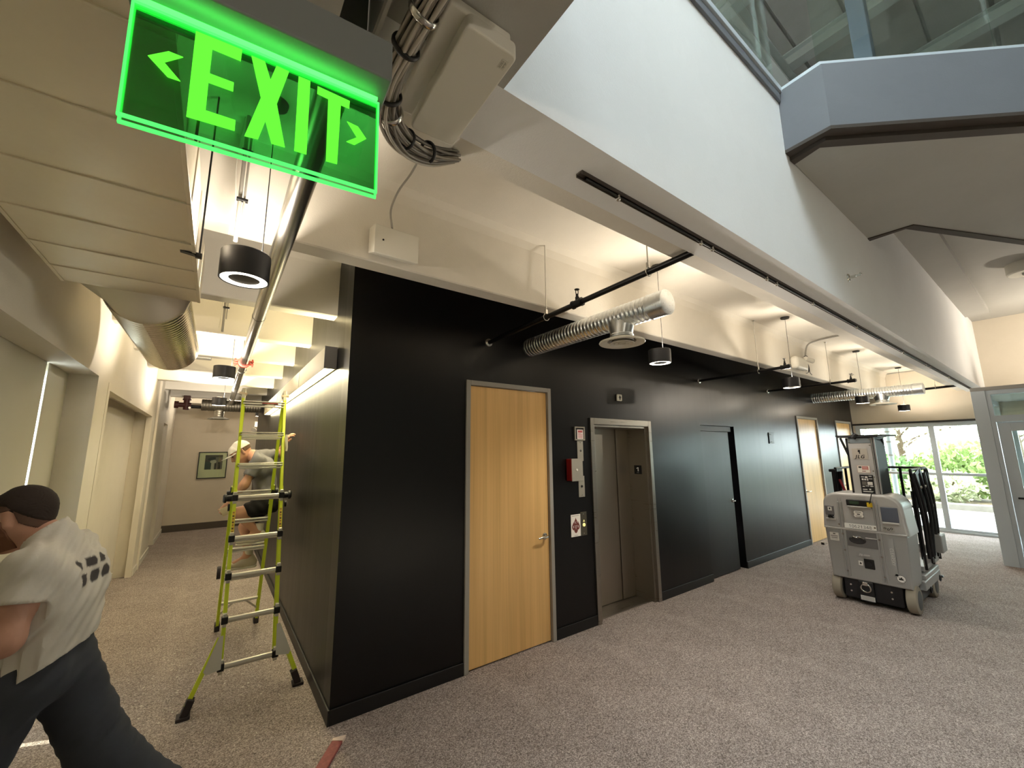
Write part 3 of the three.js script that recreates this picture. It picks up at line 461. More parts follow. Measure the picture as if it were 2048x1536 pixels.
{
  const o = thing('rectangular_duct', 'large sheet metal duct with cross seams overhead on the left', 'air duct', [0, 0, 0]);
  const x0 = -1.53, x1 = -0.945, y0 = 2.75, y1 = 3.02, z0 = 0.19, z1 = 4.2;
  // each length of sheet metal bows a little between its seams
  const seams = [0.19, 0.43, 0.72, 1.05, 1.42, 1.80, 2.17, 2.62, 3.1, 3.6, 4.2];
  for (let i = 0; i + 1 < seams.length; i++) {
    const a = seams[i], b = seams[i + 1], g = new THREE.BoxGeometry(x1 - x0, y1 - y0, b - a - 0.004, 24, 4, 14), p = g.attributes.position;
    for (let k = 0; k < p.count; k++) { const u = p.getX(k) / (x1 - x0), w = p.getZ(k) / (b - a - 0.004); if (p.getY(k) < -(y1 - y0) / 2 + 1e-4) p.setY(k, p.getY(k) - 0.007 * Math.cos(Math.PI * u) * Math.cos(Math.PI * w) - 0.0016 * Math.sin(u * 9 + i * 2.1) * Math.cos(w * 5 + i)); }
    g.computeVertexNormals(); mesh('sheet_panel', metric(toCreasedNormals(g.translate((x0 + x1) / 2, (y0 + y1) / 2, (a + b) / 2), 0.7)), M.galvDuct, o);
    if (i) mesh('seam', [rb(x0 - 0.003, x1 + 0.003, y0 - 0.006, y0 + 0.003, a - 0.004, a + 0.004, 0.002), rb(x1 - 0.001, x1 + 0.004, y0, y1, a - 0.004, a + 0.004, 0.002)], M.galvDuct, o);
  }
  mesh('corner_angle', [rb(x1 - 0.012, x1 + 0.003, y0 - 0.004, y0 + 0.012, z0, z1, 0.002), rb(x0 - 0.003, x0 + 0.012, y0 - 0.004, y0 + 0.012, z0, z1, 0.002)], M.galvDuct, o);
  mesh('hanger_strap', [bar([-1.0, 2.752, 0.95], [-0.94, 2.744, 0.95], 0.03, 0.006, 0.001, [0, 0, 1]), rod([-0.93, 2.745, 0.95], [-0.93, CE, 0.95], 0.004), rb(-0.945, -0.92, 2.735, 2.755, 0.935, 0.965, 0.002)], M.blackIron, o);
  mesh('hanger_rod', [rod([-0.925, 2.8, 1.75], [-0.925, CE, 1.75], 0.004)], M.blackIron, o);
  mesh('transition_collar', (() => { const n = 44, pos = [], idx = [], cx = -1.2, cy = 2.79, R = 0.2; for (let i = 0; i <= n; i++) { const a = i / n * Math.PI * 2, c = Math.cos(a), s = Math.sin(a), m = Math.max(Math.abs(c) / ((x1 - x0) / 2 - 0.03), Math.abs(s) / ((y1 - y0) / 2 - 0.02)); pos.push((x0 + x1) / 2 + c / m, (y0 + y1) / 2 + s / m, z0 + 0.002, cx + c * R, cy + s * R, z0 - 0.11); if (i < n) idx.push(2 * i, 2 * i + 1, 2 * i + 2, 2 * i + 1, 2 * i + 3, 2 * i + 2); } const g = new THREE.BufferGeometry(); g.setAttribute('position', new THREE.Float32BufferAttribute(pos, 3)); g.setIndex(idx); g.computeVertexNormals(); return g; })(), M.galvDuct, o);
  const roundM = mat({ color: C(214, 206, 188), metalness: 1, roughness: 0.27 });
  mesh('round_run', spiral(0.198, [-1.2, 2.79, -1.55], [-1.2, 2.79, 0.1], 0.055), roundM, o);
  mesh('round_cap', lathe([[0, 0.004], [0.19, 0.004], [0.2, 0], [0.2, -0.02], [0, -0.02]], 44).rotateX(-Math.PI / 2).translate(-1.2, 2.79, -1.55), M.galvDuct, o);
}
{
  const o = thing('cross_duct', 'spiral duct across the far corridor with a flat round register below', 'air duct');
  const y = 2.86, z = -7.55;
  mesh('duct_run', spiral(0.12, [-1.1, y, z], [-0.02, y, z], 0.05), mat({ color: C(150, 144, 130), metalness: 1, roughness: 0.5 }), o);
  mesh('drop_neck', spiral(0.085, [-0.78, 2.60, z], [-0.78, y - 0.1, z], 0.04), M.galvDuct, o);
  register(o, -0.78, 2.56, z, 0.19);
  const g = thing('wall_grille', 'small pale air grille box behind the round duct in the corridor', 'air grille', [-1.05, 3.14, -3.3]);
  mesh('box', rb(-0.12, 0.12, -0.1, 0.12, 0, 0.14, 0.006), M.whitePlastic, g); mesh('dark_backing', bb(-0.09, 0.09, -0.07, 0.09, 0.139, 0.142), M.darkTrim, g);  // dark sheet stands in for the shade behind the slats
  for (let k = 0; k < 5; k++) mesh('slat', bb(-0.09, 0.09, -0.06 + k * 0.033, -0.052 + k * 0.033, 0.14, 0.15), M.whitePlastic, g);
  mesh('support_bracket', rb(-0.3, 0.0, 0.11, 0.14, 0.02, 0.06, 0.003), M.blackIron, g);
}
// ================================================================ pipes
function sprinklerHead(o, x, y, z, up) { const s = up ? 1 : -1; mesh('sprinkler_head', [rod([x, y, z], [x, y + s * 0.025, z], 0.011), bar([x - 0.012, y + s * 0.025, z], [x - 0.012, y + s * 0.06, z], 0.004, 0.006, 0), bar([x + 0.012, y + s * 0.025, z], [x + 0.012, y + s * 0.06, z], 0.004, 0.006, 0), rod([x, y + s * 0.06, z], [x, y + s * 0.064, z], 0.02)], M.blackIron, o); }
function branch(label, A, B, rods, headZ, r = 0.021) { // the pipe falls a little towards the wall
  const o = thing('sprinkler_pipe', label, 'sprinkler pipe', [0, 0, 0], 0, 'black sprinkler branch pipes'), z1 = B[2];
  const on = (z) => { const t = z / z1; return [A[0] + (B[0] - A[0]) * t, A[1] + (B[1] - A[1]) * t, z]; };
  mesh('pipe', rod(on(0.005), B, r, r, 16), M.blackIron, o);
  if (headZ > z1 - 0.1) mesh('end_plug', rod(on(z1 - 0.005), on(z1 + 0.025), r * 1.3, r * 1.3, 16), M.blackIron, o);
  mesh('wall_rose', lathe([[r, 0], [r + 0.022, 0.001], [r + 0.018, 0.01], [r, 0.016]], 24).rotateX(Math.PI / 2).translate(A[0], A[1], 0.001), M.chrome, o);
  for (const z of rods) { const [x, y] = on(z), top = Math.abs(z - 1.955) < 0.09 ? 3.04 : CE; mesh('hanger', [rod([x, y + r + 0.005, z], [x, top, z], 0.0045), lathe([[0.012, 0], [0.02, 0.004], [0, 0.01]], 12).translate(x, top - 0.012, z), new THREE.TorusGeometry(r + 0.008, 0.004, 8, 22).translate(x, y, z), rb(x - 0.011, x + 0.011, y + r + 0.004, y + r + 0.045, z - 0.009, z + 0.009, 0.003)], M.chrome, o); }
  const [x, y] = on(headZ);
  mesh('fitting', [rod(on(headZ - 0.04), on(headZ + 0.04), r + 0.009, r + 0.009, 16), rod(on(headZ - 0.048), on(headZ - 0.036), r + 0.013, r + 0.013, 16), rod(on(headZ + 0.036), on(headZ + 0.048), r + 0.013, r + 0.013, 16), rod([x, y, headZ], [x, y + r + 0.03, headZ], 0.016)], M.blackIron, o); sprinklerHead(o, x, y + r + 0.03, headZ, true);
  return o;
}
branch('black sprinkler pipe nearest the camera, crossing above the short duct to the girder', [1.29, 2.88, 0], [1.452, 3.011, 2.035], [0.793, 1.739], 1.129);
branch('short black sprinkler pipe from the wall ending below the camera, second along the wall', [5.11, 2.86, 0], [5.14, 2.88, 1.2], [0.84], 1.16, 0.019);
branch('third black sprinkler pipe along the wall, ending in an upright head', [7.5, 2.89, 0], [7.36, 2.89, 1.32], [1.0], 1.28, 0.019);
branch('farthest black sprinkler pipe running to the girder before the far duct', [10.3, 2.9, 0], [11.0, 3.03, 2.035], [1.75], 1.05, 0.024);
{
  const o = thing('steel_main_pipe', 'long shiny steel main pipe hung along the corridor with a red grooved clamp', 'pipe');
  const x = -0.6, y = 2.9;
  mesh('pipe', [rod([x, y, -7.3], [x, y, 2.1], 0.045, 0.045, 28)], M.pipe, o);
  for (const z of [-0.42, -4.6]) mesh('coupling_band', lathe([[0.045, -0.012], [0.0475, -0.01], [0.0475, 0.01], [0.045, 0.012]], 28).rotateX(Math.PI / 2).translate(x, y, z), M.pipe, o);
  mesh('grooved_clamp', [lathe([[0.045, -0.026], [0.06, -0.024], [0.064, -0.01], [0.064, 0.01], [0.06, 0.024], [0.045, 0.026]], 28).rotateX(Math.PI / 2).translate(x, y, -2.45), ...[-1, 1].flatMap((s) => [rb(x + s * 0.078 - 0.02, x + s * 0.078 + 0.02, y + 0.006, y + 0.024, -2.475, -2.425, 0.006), rb(x + s * 0.078 - 0.02, x + s * 0.078 + 0.02, y - 0.024, y - 0.006, -2.475, -2.425, 0.006), rod([x + s * 0.085, y - 0.045, -2.45], [x + s * 0.085, y + 0.045, -2.45], 0.009)])], mat({ color: C(186, 74, 58), roughness: 0.5 }), o);
  for (const z of [-2.95, -6.3]) mesh('hanger', [rod([x, y + 0.07, z], [x, CE, z], 0.005), new THREE.TorusGeometry(0.05, 0.005, 8, 24).translate(x, y, z)], M.chrome, o);
  const r = thing('sprinkler_riser', 'rusty red valve body on a dark pipe high in the far corridor corner', 'valve', [-1.36, 2.86, -7.75]);
  mesh('valve_body', [rod([0, -0.1, 0], [0, 0.1, 0], 0.055), rod([-0.13, 0, 0], [0.08, 0, 0], 0.05), rod([0, 0.1, 0], [0, 0.13, 0], 0.075), rb(-0.06, 0.06, 0.11, 0.2, -0.06, 0.06, 0.01), rod([-0.2, 0, 0], [-0.13, 0, 0], 0.075)], mat({ color: C(70, 28, 20), roughness: 0.6 }), r);
  mesh('pipe', rod([0.08, -0.03, 0], [1.3, -0.03, 0], 0.035), M.blackIron, r);
  mesh('plug', rod([0.06, -0.06, 0.04], [0.06, -0.06, 0.075], 0.022), M.chrome, r);
}
// pendant conduits hanging beside the corridor lamps
for (const [x, z, label, y0] of [[-0.80, 0.93, 'dangling grey conduit and cord beside the nearest pendant', 2.87], [-0.83, -1.15, 'hanging conduit drop in front of the corridor pendant', 2.92]]) {
  const o = thing('conduit_drop', label, 'conduit', [x, 0, z]);
  mesh('conduit', [rod([0, y0, 0], [0.0, CE, -0.03], 0.009), rod([0.018, y0 + 0.12, 0.006], [0.022, CE, -0.02], 0.005)], M.frameGrey, o);
  mesh('strap', [rb(-0.014, 0.035, y0 + 0.22, y0 + 0.235, -0.01, 0.012, 0.002), rb(-0.014, 0.035, y0 + 0.5, y0 + 0.515, -0.02, 0.004, 0.002)], M.blackPlastic, o);
  mesh('loose_cord', tube([[-0.015, CE - 0.05, 0.02], [-0.03, y0 + 0.4, 0.03], [-0.018, y0 + 0.2, 0.02], [-0.028, y0 + 0.02, 0.02]], 0.003, 20, 6), M.whitePlastic, o);
}
// surface conduits over the ribs
{
  const o = thing('surface_conduit', 'grey conduit bent from the ceiling down the rib above the wall camera', 'conduit');
  mesh('conduit', tube([[7.0, 3.585, 1.6], [7.05, 3.585, 1.25], [7.10, 3.585, 0.98], [7.12, 3.55, 0.84], [7.12, 3.42, 0.79], [7.10, 3.25, 0.785], [7.07, 3.1, 0.785]], 0.013, 50, 10), M.frameGrey, o);
  mesh('fitting', [rb(7.08, 7.13, 3.3, 3.36, 0.77, 0.815, 0.006), rod([7.02, 3.585, 1.58], [7.04, 3.585, 1.66], 0.018)], M.blackIron, o);
  mesh('loose_loops', [tube([[7.08, 3.3, 0.79], [7.16, 3.18, 0.80], [7.2, 3.09, 0.79], [7.3, 3.06, 0.785]], 0.006, 20, 6), tube([[7.06, 3.26, 0.79], [7.11, 3.16, 0.81], [7.13, 3.08, 0.79], [7.05, 3.06, 0.785]], 0.006, 20, 6)], M.blackPlastic, o);
  const c = thing('wall_camera', 'white rounded security camera box on the ceiling rib', 'camera', [6.62, 3.2, 0.76]);
  mesh('body', new RoundedBoxGeometry(0.46, 0.2, 0.12, 4, 0.055).translate(0.06, -0.03, 0.065), M.whitePlastic, c); mesh('lamp_head', [rod([0.17, 0.06, 0.12], [0.32, 0.03, 0.16], 0.036), rod([0.32, 0.03, 0.16], [0.335, 0.027, 0.164], 0.038)], M.whitePlastic, c);
  const d = thing('surface_conduit', 'thin bent conduit on the far end wall above the far duct', 'conduit');
  mesh('conduit', tube([[XE - 0.016, 2.95, 0.72], [XE - 0.016, 3.4, 0.72], [XE - 0.016, 3.56, 0.74], [XE - 0.016, 3.585, 0.85], [XE - 0.016, 3.59, 1.5]], 0.012, 40, 8), M.frameGrey, d); mesh('strap', rb(XE - 0.032, XE - 0.002, 3.2, 3.22, 0.7, 0.74, 0.002), M.frameGrey, d);
  const n = thing('drywall_anchor', 'tiny dark hook fixed in the ceiling rib above the far duct', 'hook', [9.55, 3.3, 0.775]);
  mesh('plate', rb(-0.015, 0.015, -0.03, 0.03, 0, 0.008, 0.002), M.blackIron, n); mesh('hook', tube([[0, 0.01, 0.005], [0, 0, 0.03], [0, -0.02, 0.03]], 0.004, 10, 6), M.blackIron, n);
}
// track along the underside of the girder
{
  const o = thing('ceiling_track', 'long dark cable track with round clips under the girder', 'cable track');
  mesh('channel', [rb(0.36, XE - 0.02, 2.984, 3.0, 2.14, 2.145, 0.001), rb(0.36, XE - 0.02, 2.984, 3.0, 2.172, 2.177, 0.001), rb(0.36, XE - 0.02, 2.994, 3.0, 2.145, 2.172, 0.001)], M.darkTrim, o);
  mesh('cable', tube([[0.4, 2.987, 2.158], [3, 2.987, 2.157], [7, 2.987, 2.159], [XE - 0.1, 2.987, 2.158]], 0.007, 60, 8), M.blackPlastic, o);
  for (const x of [0.605, 1.31, 1.433, 2.146, 2.3, 2.98, 4.1, 4.9, 5.9, 7.2, 7.5, 9.0]) mesh('clip', [rod([x, 2.985, 2.165], [x, 2.968, 2.165], 0.009), new THREE.SphereGeometry(0.011, 12, 8).translate(x, 2.966, 2.165)], M.chrome, o);
}
// side-wall sprinkler on the white wall
{
  const o = thing('sidewall_sprinkler', 'small chrome sprinkler head on the shaded part of the white wall', 'sprinkler', [3.45, 3.26, 2.302]);
  mesh('rose', lathe([[0, 0], [0.035, 0], [0.03, 0.008], [0.012, 0.012], [0, 0.012]], 20).rotateX(Math.PI / 2), M.chrome, o);
  mesh('head', [rod([0, 0, 0.01], [0, 0, 0.05], 0.012), bar([-0.012, 0, 0.05], [-0.01, 0, 0.085], 0.005, 0.006, 0), bar([0.012, 0, 0.05], [0.01, 0, 0.085], 0.005, 0.006, 0), rb(-0.02, 0.02, -0.002, 0.014, 0.08, 0.088, 0.002)], M.chrome, o);
  const s = thing('ceiling_speaker', 'round white ceiling fitting in the recessed ceiling at the right edge', 'ceiling fitting', [8.62, 4.5, 3.19]);
  mesh('body', lathe([[0, 0], [0.2, 0], [0.205, -0.01], [0.205, -0.15], [0.19, -0.165], [0, -0.165]], 40), M.whitePlastic, s); mesh('sensor', lathe([[0, -0.165], [0.06, -0.165], [0.05, -0.19], [0, -0.195]], 24), M.frameGrey, s);
}
// ================================================================ boxes, cables and the exit sign near the camera
{
  const o = thing('access_point', 'large pale radio box under the girder beside the cable bundle', 'access point', [-0.27, 2.965, 2.255], -0.02);
  mesh('body', (() => { const s = new THREE.Shape(); const w = 0.075, h = 0.2, r = 0.014; s.moveTo(-w + r, -h); s.lineTo(w - r, -h); s.quadraticCurveTo(w, -h, w, -h + r); s.lineTo(w, h - r); s.quadraticCurveTo(w, h, w - r, h); s.lineTo(-w + r, h); s.quadraticCurveTo(-w, h, -w, h - r); s.lineTo(-w, -h + r); s.quadraticCurveTo(-w, -h, -w + r, -h); const g = new THREE.ExtrudeGeometry(s, { depth: 0.035, bevelEnabled: true, bevelThickness: 0.006, bevelSize: 0.006, bevelSegments: 3 }); return g.rotateX(Math.PI / 2).translate(0, 0.005, 0); })(), M.whitePlastic, o);
  mesh('base', rb(-0.135, 0.06, 0.004, 0.034, -0.2, 0.205, 0.01), M.whitePlastic, o);
  mesh('maker_mark', sheet(0.03, 0.02, 0.001).rotateX(Math.PI / 2).rotateY(Math.PI / 2).translate(0.055, -0.0375, 0.165), printed(96, 64, (c, w, h) => { c.fillStyle = '#cfcbbd'; c.fillRect(0, 0, w, h); c.fillStyle = '#77756a'; for (let i = 0; i < 9; i++) { const k = [8, 14, 20, 14, 8, 14, 20, 14, 8][i]; c.fillRect(12 + i * 8, 26 - k, 4, k); } c.font = 'bold 26px sans-serif'; c.textAlign = 'center'; c.fillText('CISCO', w / 2, 56); }), o);
  const b = thing('speaker_box', 'white slanted box on the ceiling rib with a thin cable going up', 'junction box', [0.03, 3.15, 0.77]);
  mesh('body', (() => { const g = new RoundedBoxGeometry(0.29, 0.19, 0.12, 2, 0.006), p = g.attributes.position; for (let i = 0; i < p.count; i++) if (p.getZ(i) < 0) p.setY(i, p.getY(i) * 0.9 + 0.03); return g.translate(0, -0.02, 0.065); })(), M.whitePlastic, b);
  mesh('key_lock', rod([-0.09, -0.02, 0.12], [-0.09, -0.02, 0.128], 0.006), M.blackPlastic, b);
  mesh('cable', tube([[-0.03, 0.09, 0.1], [-0.03, 0.24, 0.06], [0.0, 0.36, 0.1], [0.03, 0.42, 0.25], [0.0, 0.43, 0.6], [-0.05, 0.4, 1.03]], 0.007, 40, 8), M.frameGrey, b);
}
{
  const o = thing('cable_bundle', 'thick tied bundle of dark cables curving past the exit sign', 'cable bundle');
  const path = [[-0.42, 2.955, 2.78], [-0.45, 2.945, 2.5], [-0.465, 2.925, 2.33], [-0.462, 2.915, 2.18], [-0.425, 2.91, 2.08], [-0.33, 2.925, 1.99], [-0.2, 2.975, 1.925], [-0.09, 3.035, 1.9]];
  const cv = new THREE.CatmullRomCurve3(path.map(P3), false, 'centripetal'), N = 26, fr = cv.computeFrenetFrames(90, false);
  const cabM = [mat({ color: 0x191919, roughness: 0.42 }), mat({ color: C(158, 150, 138), roughness: 0.4 }), mat({ color: C(126, 120, 112), roughness: 0.4 }), mat({ color: C(184, 176, 164), roughness: 0.4 })];
  for (let k = 0; k < N; k++) {
    const ring = k < 6 ? 0.011 : k < 14 ? 0.021 : 0.029, a0 = k * 2.399, pts = [];
    for (let i = 0; i <= 30; i++) { const t = i / 30, p = cv.getPoint(t), f = Math.round(t * 90), a = a0 + t * 1.3 + Math.sin(t * 7 + k) * 0.25, R = ring * (1 + 0.16 * Math.sin(t * 11 + k * 1.7)) * (t > 0.5 ? 1 - (t - 0.5) * 0.5 : 1), split = (k % 3 === 0 ? -1 : 0) * 0.03 * Math.max(0, Math.sin((t - 0.45) * 5.2)) * (t > 0.45 ? 1 : 0);
      p.addScaledVector(fr.normals[f], Math.cos(a) * R).addScaledVector(fr.binormals[f], Math.sin(a) * R); p.y += split; p.x += split * 0.9; pts.push(p); }
    mesh('cable', tube(pts, 0.0052, 90, 7), cabM[[1, 2, 3, 2, 1, 3, 0, 2][k % 8]], o);
  }
  const loop = (t, R, r, m, name, w = 1) => { const p = cv.getPoint(t), d = cv.getTangent(t); const g = new THREE.TorusGeometry(R, r, 10, 30); g.scale(1, 1, w); g.applyQuaternion(new THREE.Quaternion().setFromUnitVectors(V(0, 0, 1), d)).translate(p.x, p.y, p.z); mesh(name, g, m, o); };
  for (const t of [0.30, 0.47, 0.82]) loop(t, 0.036, 0.005, M.blackPlastic, 'cable_tie', 1.6);
  for (const t of [0.12, 0.21, 0.56]) loop(t, 0.039, 0.004, M.chrome, 'clamp', 2.6);
  loop(0.70, 0.034, 0.004, M.blackPlastic, 'cable_tie', 1.6);
}
{
  const yaw = -0.0653, o = thing('exit_sign', 'glowing green edge lit exit sign with arrows hanging near the camera', 'exit sign', [-0.9488, 2.492, 2.5122], yaw); o.rotation.z = 0.0201;
  const W = 0.358, H = 0.19;
  const panelM = phys({ color: 0xb4ecc2, transmission: 1, thickness: 0, roughness: 0.03, ior: 1.5, emissive: 0x0d7a2a, emissiveIntensity: 0.12 });
  const edgeM = mat({ color: 0x58e870, emissive: 0x55ff72, emissiveIntensity: 0.85 }), letM = mat({ color: 0x30d820, emissive: 0x66ff3a, emissiveIntensity: 0.9 });
  mesh('panel', bb(0.002, W - 0.002, -H + 0.002, 0, -0.003, 0), panelM, o); mesh('panel', bb(0.002, W - 0.002, -H - 0.004, 0, -0.011, -0.008), panelM, o);
  const bz = [[0, -0.003], [-0.008, -0.003]];
  for (const [z, dy] of [[0, 0], [-0.008, -0.006]]) mesh('lit_edge', [bb(0, 0.0035, -H + dy, 0, z - 0.003, z + 0.0006), bb(W - 0.0035, W, -H + dy, 0, z - 0.003, z + 0.0006), bb(0, W, -H + dy - 0.001, -H + dy + 0.004, z - 0.003, z + 0.0006), bb(0, W, -0.0035, 0.001, z - 0.003, z + 0.0006)], edgeM, o);
  const L = { E: [[0.212, 0.05], [0.381, 0.046], [0.379, 0.16], [0.274, 0.156], [0.273, 0.391], [0.361, 0.391], [0.361, 0.476], [0.272, 0.477], [0.272, 0.737], [0.379, 0.735], [0.379, 0.834], [0.211, 0.846]], X: [[0.417, 0.066], [0.471, 0.068], [0.498, 0.227], [0.518, 0.063], [0.571, 0.069], [0.53, 0.44], [0.574, 0.836], [0.52, 0.841], [0.49, 0.648], [0.467, 0.842], [0.416, 0.852], [0.466, 0.44]], I: [[0.612, 0.078], [0.664, 0.078], [0.665, 0.837], [0.613, 0.839]], T: [[0.697, 0.1], [0.85, 0.118], [0.848, 0.202], [0.808, 0.2], [0.802, 0.834], [0.751, 0.84], [0.748, 0.188], [0.697, 0.178]], left: [[0.07, 0.437], [0.132, 0.332], [0.18, 0.334], [0.122, 0.442], [0.18, 0.557], [0.138, 0.559]], right: [[0.84, 0.35], [0.894, 0.362], [0.937, 0.46], [0.88, 0.572], [0.841, 0.567], [0.891, 0.482]] };
  for (const k of 'EXIT') mesh('letter', extr(L[k].map(([u, v]) => [u * W, -v * H]), 0.0016).translate(0, 0, 0.0002), letM, o);
  for (const k of ['left', 'right']) mesh('arrow', extr(L[k].map(([u, v]) => [u * W, -v * H]), 0.0016).translate(0, 0, 0.0002), letM, o);
  mesh('housing', [rb(-0.01, W + 0.012, 0.016, 0.1, -0.05, 0.045, 0.004)], mat({ color: C(126, 130, 130), roughness: 0.55 }), o);
  mesh('led_strip_lamp', bb(0.004, W - 0.004, 0.004, 0.010, -0.010, 0.002), mat({ color: 0x40ff50, emissive: 0x4dff5c, emissiveIntensity: 2 }), o);
  mesh('holder', [rb(0.0, W, 0.002, 0.018, -0.02, -0.0125, 0.002)], M.chrome, o);
  mesh('stem', [rod([W / 2, 0.1, 0], [W / 2, 0.478, 0], 0.012), lathe([[0, 0.478], [0.05, 0.478], [0.045, 0.46], [0, 0.455]], 24).translate(W / 2, 0, 0)], M.greyPaint, o);
  const g = new THREE.RectAreaLight(0x4dff5c, 4, W - 0.02, 0.012); const q = V(W / 2, 0.003, 0.012).applyEuler(o.rotation).add(o.position); g.position.copy(q); g.rotation.set(Math.PI / 2, 0, 0); scene.add(g);
}
// ================================================================ step ladder
{
  const o = thing('step_ladder', 'tall yellow green fibreglass step ladder with aluminium rungs beside the black wall', 'ladder', [-0.433, 0, -0.7]);
  const lime = mat({ color: C(196, 212, 42), roughness: 0.42 }), alu = mat({ color: C(206, 202, 190), metalness: 0.55, roughness: 0.36 }), rub = mat({ color: C(42, 34, 36), roughness: 0.7 });
  const FZ = (y) => -0.02 - 0.306 * y, RZ = (y) => -1.63 + 0.372 * y;                 // front and rear leg planes (local z)
  // channel-section rail from y0 to y1
  const rail = (x, s, z, y0, y1, w = 0.026, d = 0.075) => { const a = [x, y0, z(y0)], b = [x, y1, z(y1)], off = (p, dx) => [p[0] + dx, p[1], p[2]]; return [bar(off(a, s * (w - 0.005) / 2), off(b, s * (w - 0.005) / 2), 0.005, d, 0.001, [1, 0, 0]), ...[-1, 1].map((k) => bar([x, y0, z(y0) + k * (d / 2 - 0.0025)], [x, y1, z(y1) + k * (d / 2 - 0.0025)], w, 0.005, 0.001, [1, 0, 0]))]; };
  const xl = -0.177, xr = 0.178;
  for (const [x, s] of [[xl, -1], [xr, 1]]) {
    mesh('front_rail', rail(x, s, FZ, 0.2, 1.52), lime, o);
    mesh('inner_rail', rail(x + s * -0.0, s, (y) => FZ(y) - 0.012, 1.36, 2.36, 0.024, 0.062), lime, o);
    mesh('rear_rail', rail(x * 0.98, s, RZ, 0.03, 1.5, 0.026, 0.07), lime, o);
    mesh('rear_rail', rail(x * 0.94, s, RZ, 1.3, 2.34, 0.024, 0.06), lime, o);
    mesh('foot', rb(x * 0.98 - 0.024, x * 0.98 + 0.024, 0, 0.075, RZ(0.03) - 0.05, RZ(0.03) + 0.045, 0.008), rub, o);
    // flared outrigger leg
    const fx = s < 0 ? -0.36 : 0.335, a = [x + s * 0.02, 0.43, FZ(0.43) + 0.012], b = [fx, 0.07, 0.0];
    const leg = mesh('outrigger_leg', [bar(a, b, 0.03, 0.05, 0.003, [1, 0, 0])], lime, o);
    mesh('foot', [bar([fx - s * 0.025, 0.115, -0.004], [fx + s * 0.012, 0.012, 0.004], 0.048, 0.07, 0.008, [1, 0, 0]), rb(fx + s * 0.012 - 0.04, fx + s * 0.012 + 0.04, 0, 0.022, -0.045, 0.045, 0.006)], rub, leg);
    mesh('gusset_plate', (() => { const g = extr([[x, 0.45], [x + s * 0.025, 0.45], [x + s * 0.105, 0.24], [x + s * 0.09, 0.215], [x, 0.23]], 0.006); g.rotateX(-0.297); return g.translate(0, 0.03, 0.05); })(), alu, leg);
    mesh('hinge_knob', [rod([x + s * 0.02, 1.445, FZ(1.44)], [x + s * 0.085, 1.445, FZ(1.44)], 0.028, 0.024, 18), lathe([[0, 0], [0.036, 0.004], [0.038, 0.02], [0.028, 0.03], [0, 0.03]], 18).rotateZ(-s * Math.PI / 2).translate(x + s * 0.055, 1.445, FZ(1.44)), rod([x + s * 0.03, 1.37, FZ(1.37)], [x + s * 0.045, 1.37, FZ(1.37)], 0.03)], M.blackPlastic, o);
    mesh('hinge_knob', [rod([x * 0.97, 1.44, RZ(1.44)], [x * 0.97 + s * 0.05, 1.44, RZ(1.44)], 0.032, 0.026, 18), rb(x - 0.018, x + 0.018, 1.39, 1.5, RZ(1.44) - 0.04, RZ(1.44) + 0.04, 0.006)], M.blackPlastic, o);
    mesh('warning_label', (() => { const g = bar([x, 1.13, FZ(1.13) + 0.0385], [x, 1.34, FZ(1.34) + 0.0385], 0.021, 0.0008, 0, [1, 0, 0]); return g; })(), printed(32, 256, (c, w, h) => { c.fillStyle = '#c9a73a'; c.fillRect(0, 0, w, h); c.fillStyle = '#2a2418'; for (let i = 0; i < 8; i++) c.fillRect(6, 10 + i * 30, 20, 6 + (i * 7) % 14); }), o);
    const top = mesh('top_hinge', [bar([x, 2.30, FZ(2.3) - 0.015], [x, 2.455, FZ(2.455) - 0.02], 0.03, 0.06, 0.004, [1, 0, 0]), rb(x - 0.02, x + 0.02, 2.38, 2.45, FZ(2.4) - 0.08, FZ(2.4) - 0.015, 0.012)], mat({ color: C(190, 186, 172), metalness: 0.4, roughness: 0.4 }), o);
    mesh('end_cap', rod([x - s * 0.03, 2.40, FZ(2.4)], [x + s * 0.035, 2.41, FZ(2.4)], 0.014, 0.016, 14), mat({ color: C(196, 176, 150), roughness: 0.5 }), top);
  }
  const RUNGS = [0.25, 0.548, 0.848, 1.126, 1.45];
  for (const y of RUNGS) {
    const z = FZ(y) + 0.035, r = mesh('rung', [bar([xl - 0.004, y, z], [xr + 0.004, y, z], 0.036, 0.036, 0.013, [0, 1, -0.3]), bar([xl, y - 0.022, z - 0.022], [xr, y - 0.022, z - 0.022], 0.02, 0.03, 0.003, [0, 1, -0.3])], alu, o);
    for (const x of [xl, xr]) mesh('rung_clip', rb(x - 0.022, x + 0.022, y - 0.026, y + 0.026, z - 0.026, z + 0.026, 0.005), M.blackPlastic, r);
    for (const x of [xl, xr]) mesh('rivet_plate', rb(x - 0.014, x + 0.014, y - 0.05, y + 0.05, z - 0.012, z + 0.02, 0.005), alu, r);
  }
  for (const y of [1.72, 2.005, 2.31]) mesh('rung', [bar([xl, y, FZ(y)], [xr, y, FZ(y)], 0.012, 0.062, 0.003, [0, 1, 0]), bar([xl, y + 0.021, FZ(y)], [xr, y + 0.021, FZ(y)], 0.008, 0.07, 0.002, [0, 1, 0]), bar([xl, y - 0.024, FZ(y) - 0.004], [xr, y - 0.024, FZ(y) - 0.004], 0.012, 0.05, 0.002, [0, 1, 0])], alu, o);
  for (const y of [0.56, 0.86, 1.16, 1.45, 1.72, 2.0]) mesh('rear_rung', [bar([xl, y, RZ(y)], [xr, y, RZ(y)], 0.014, 0.058, 0.003, [0, 1, 0]), bar([xl, y - 0.024, RZ(y)], [xr, y - 0.024, RZ(y)], 0.016, 0.044, 0.003, [0, 1, 0])], alu, o);
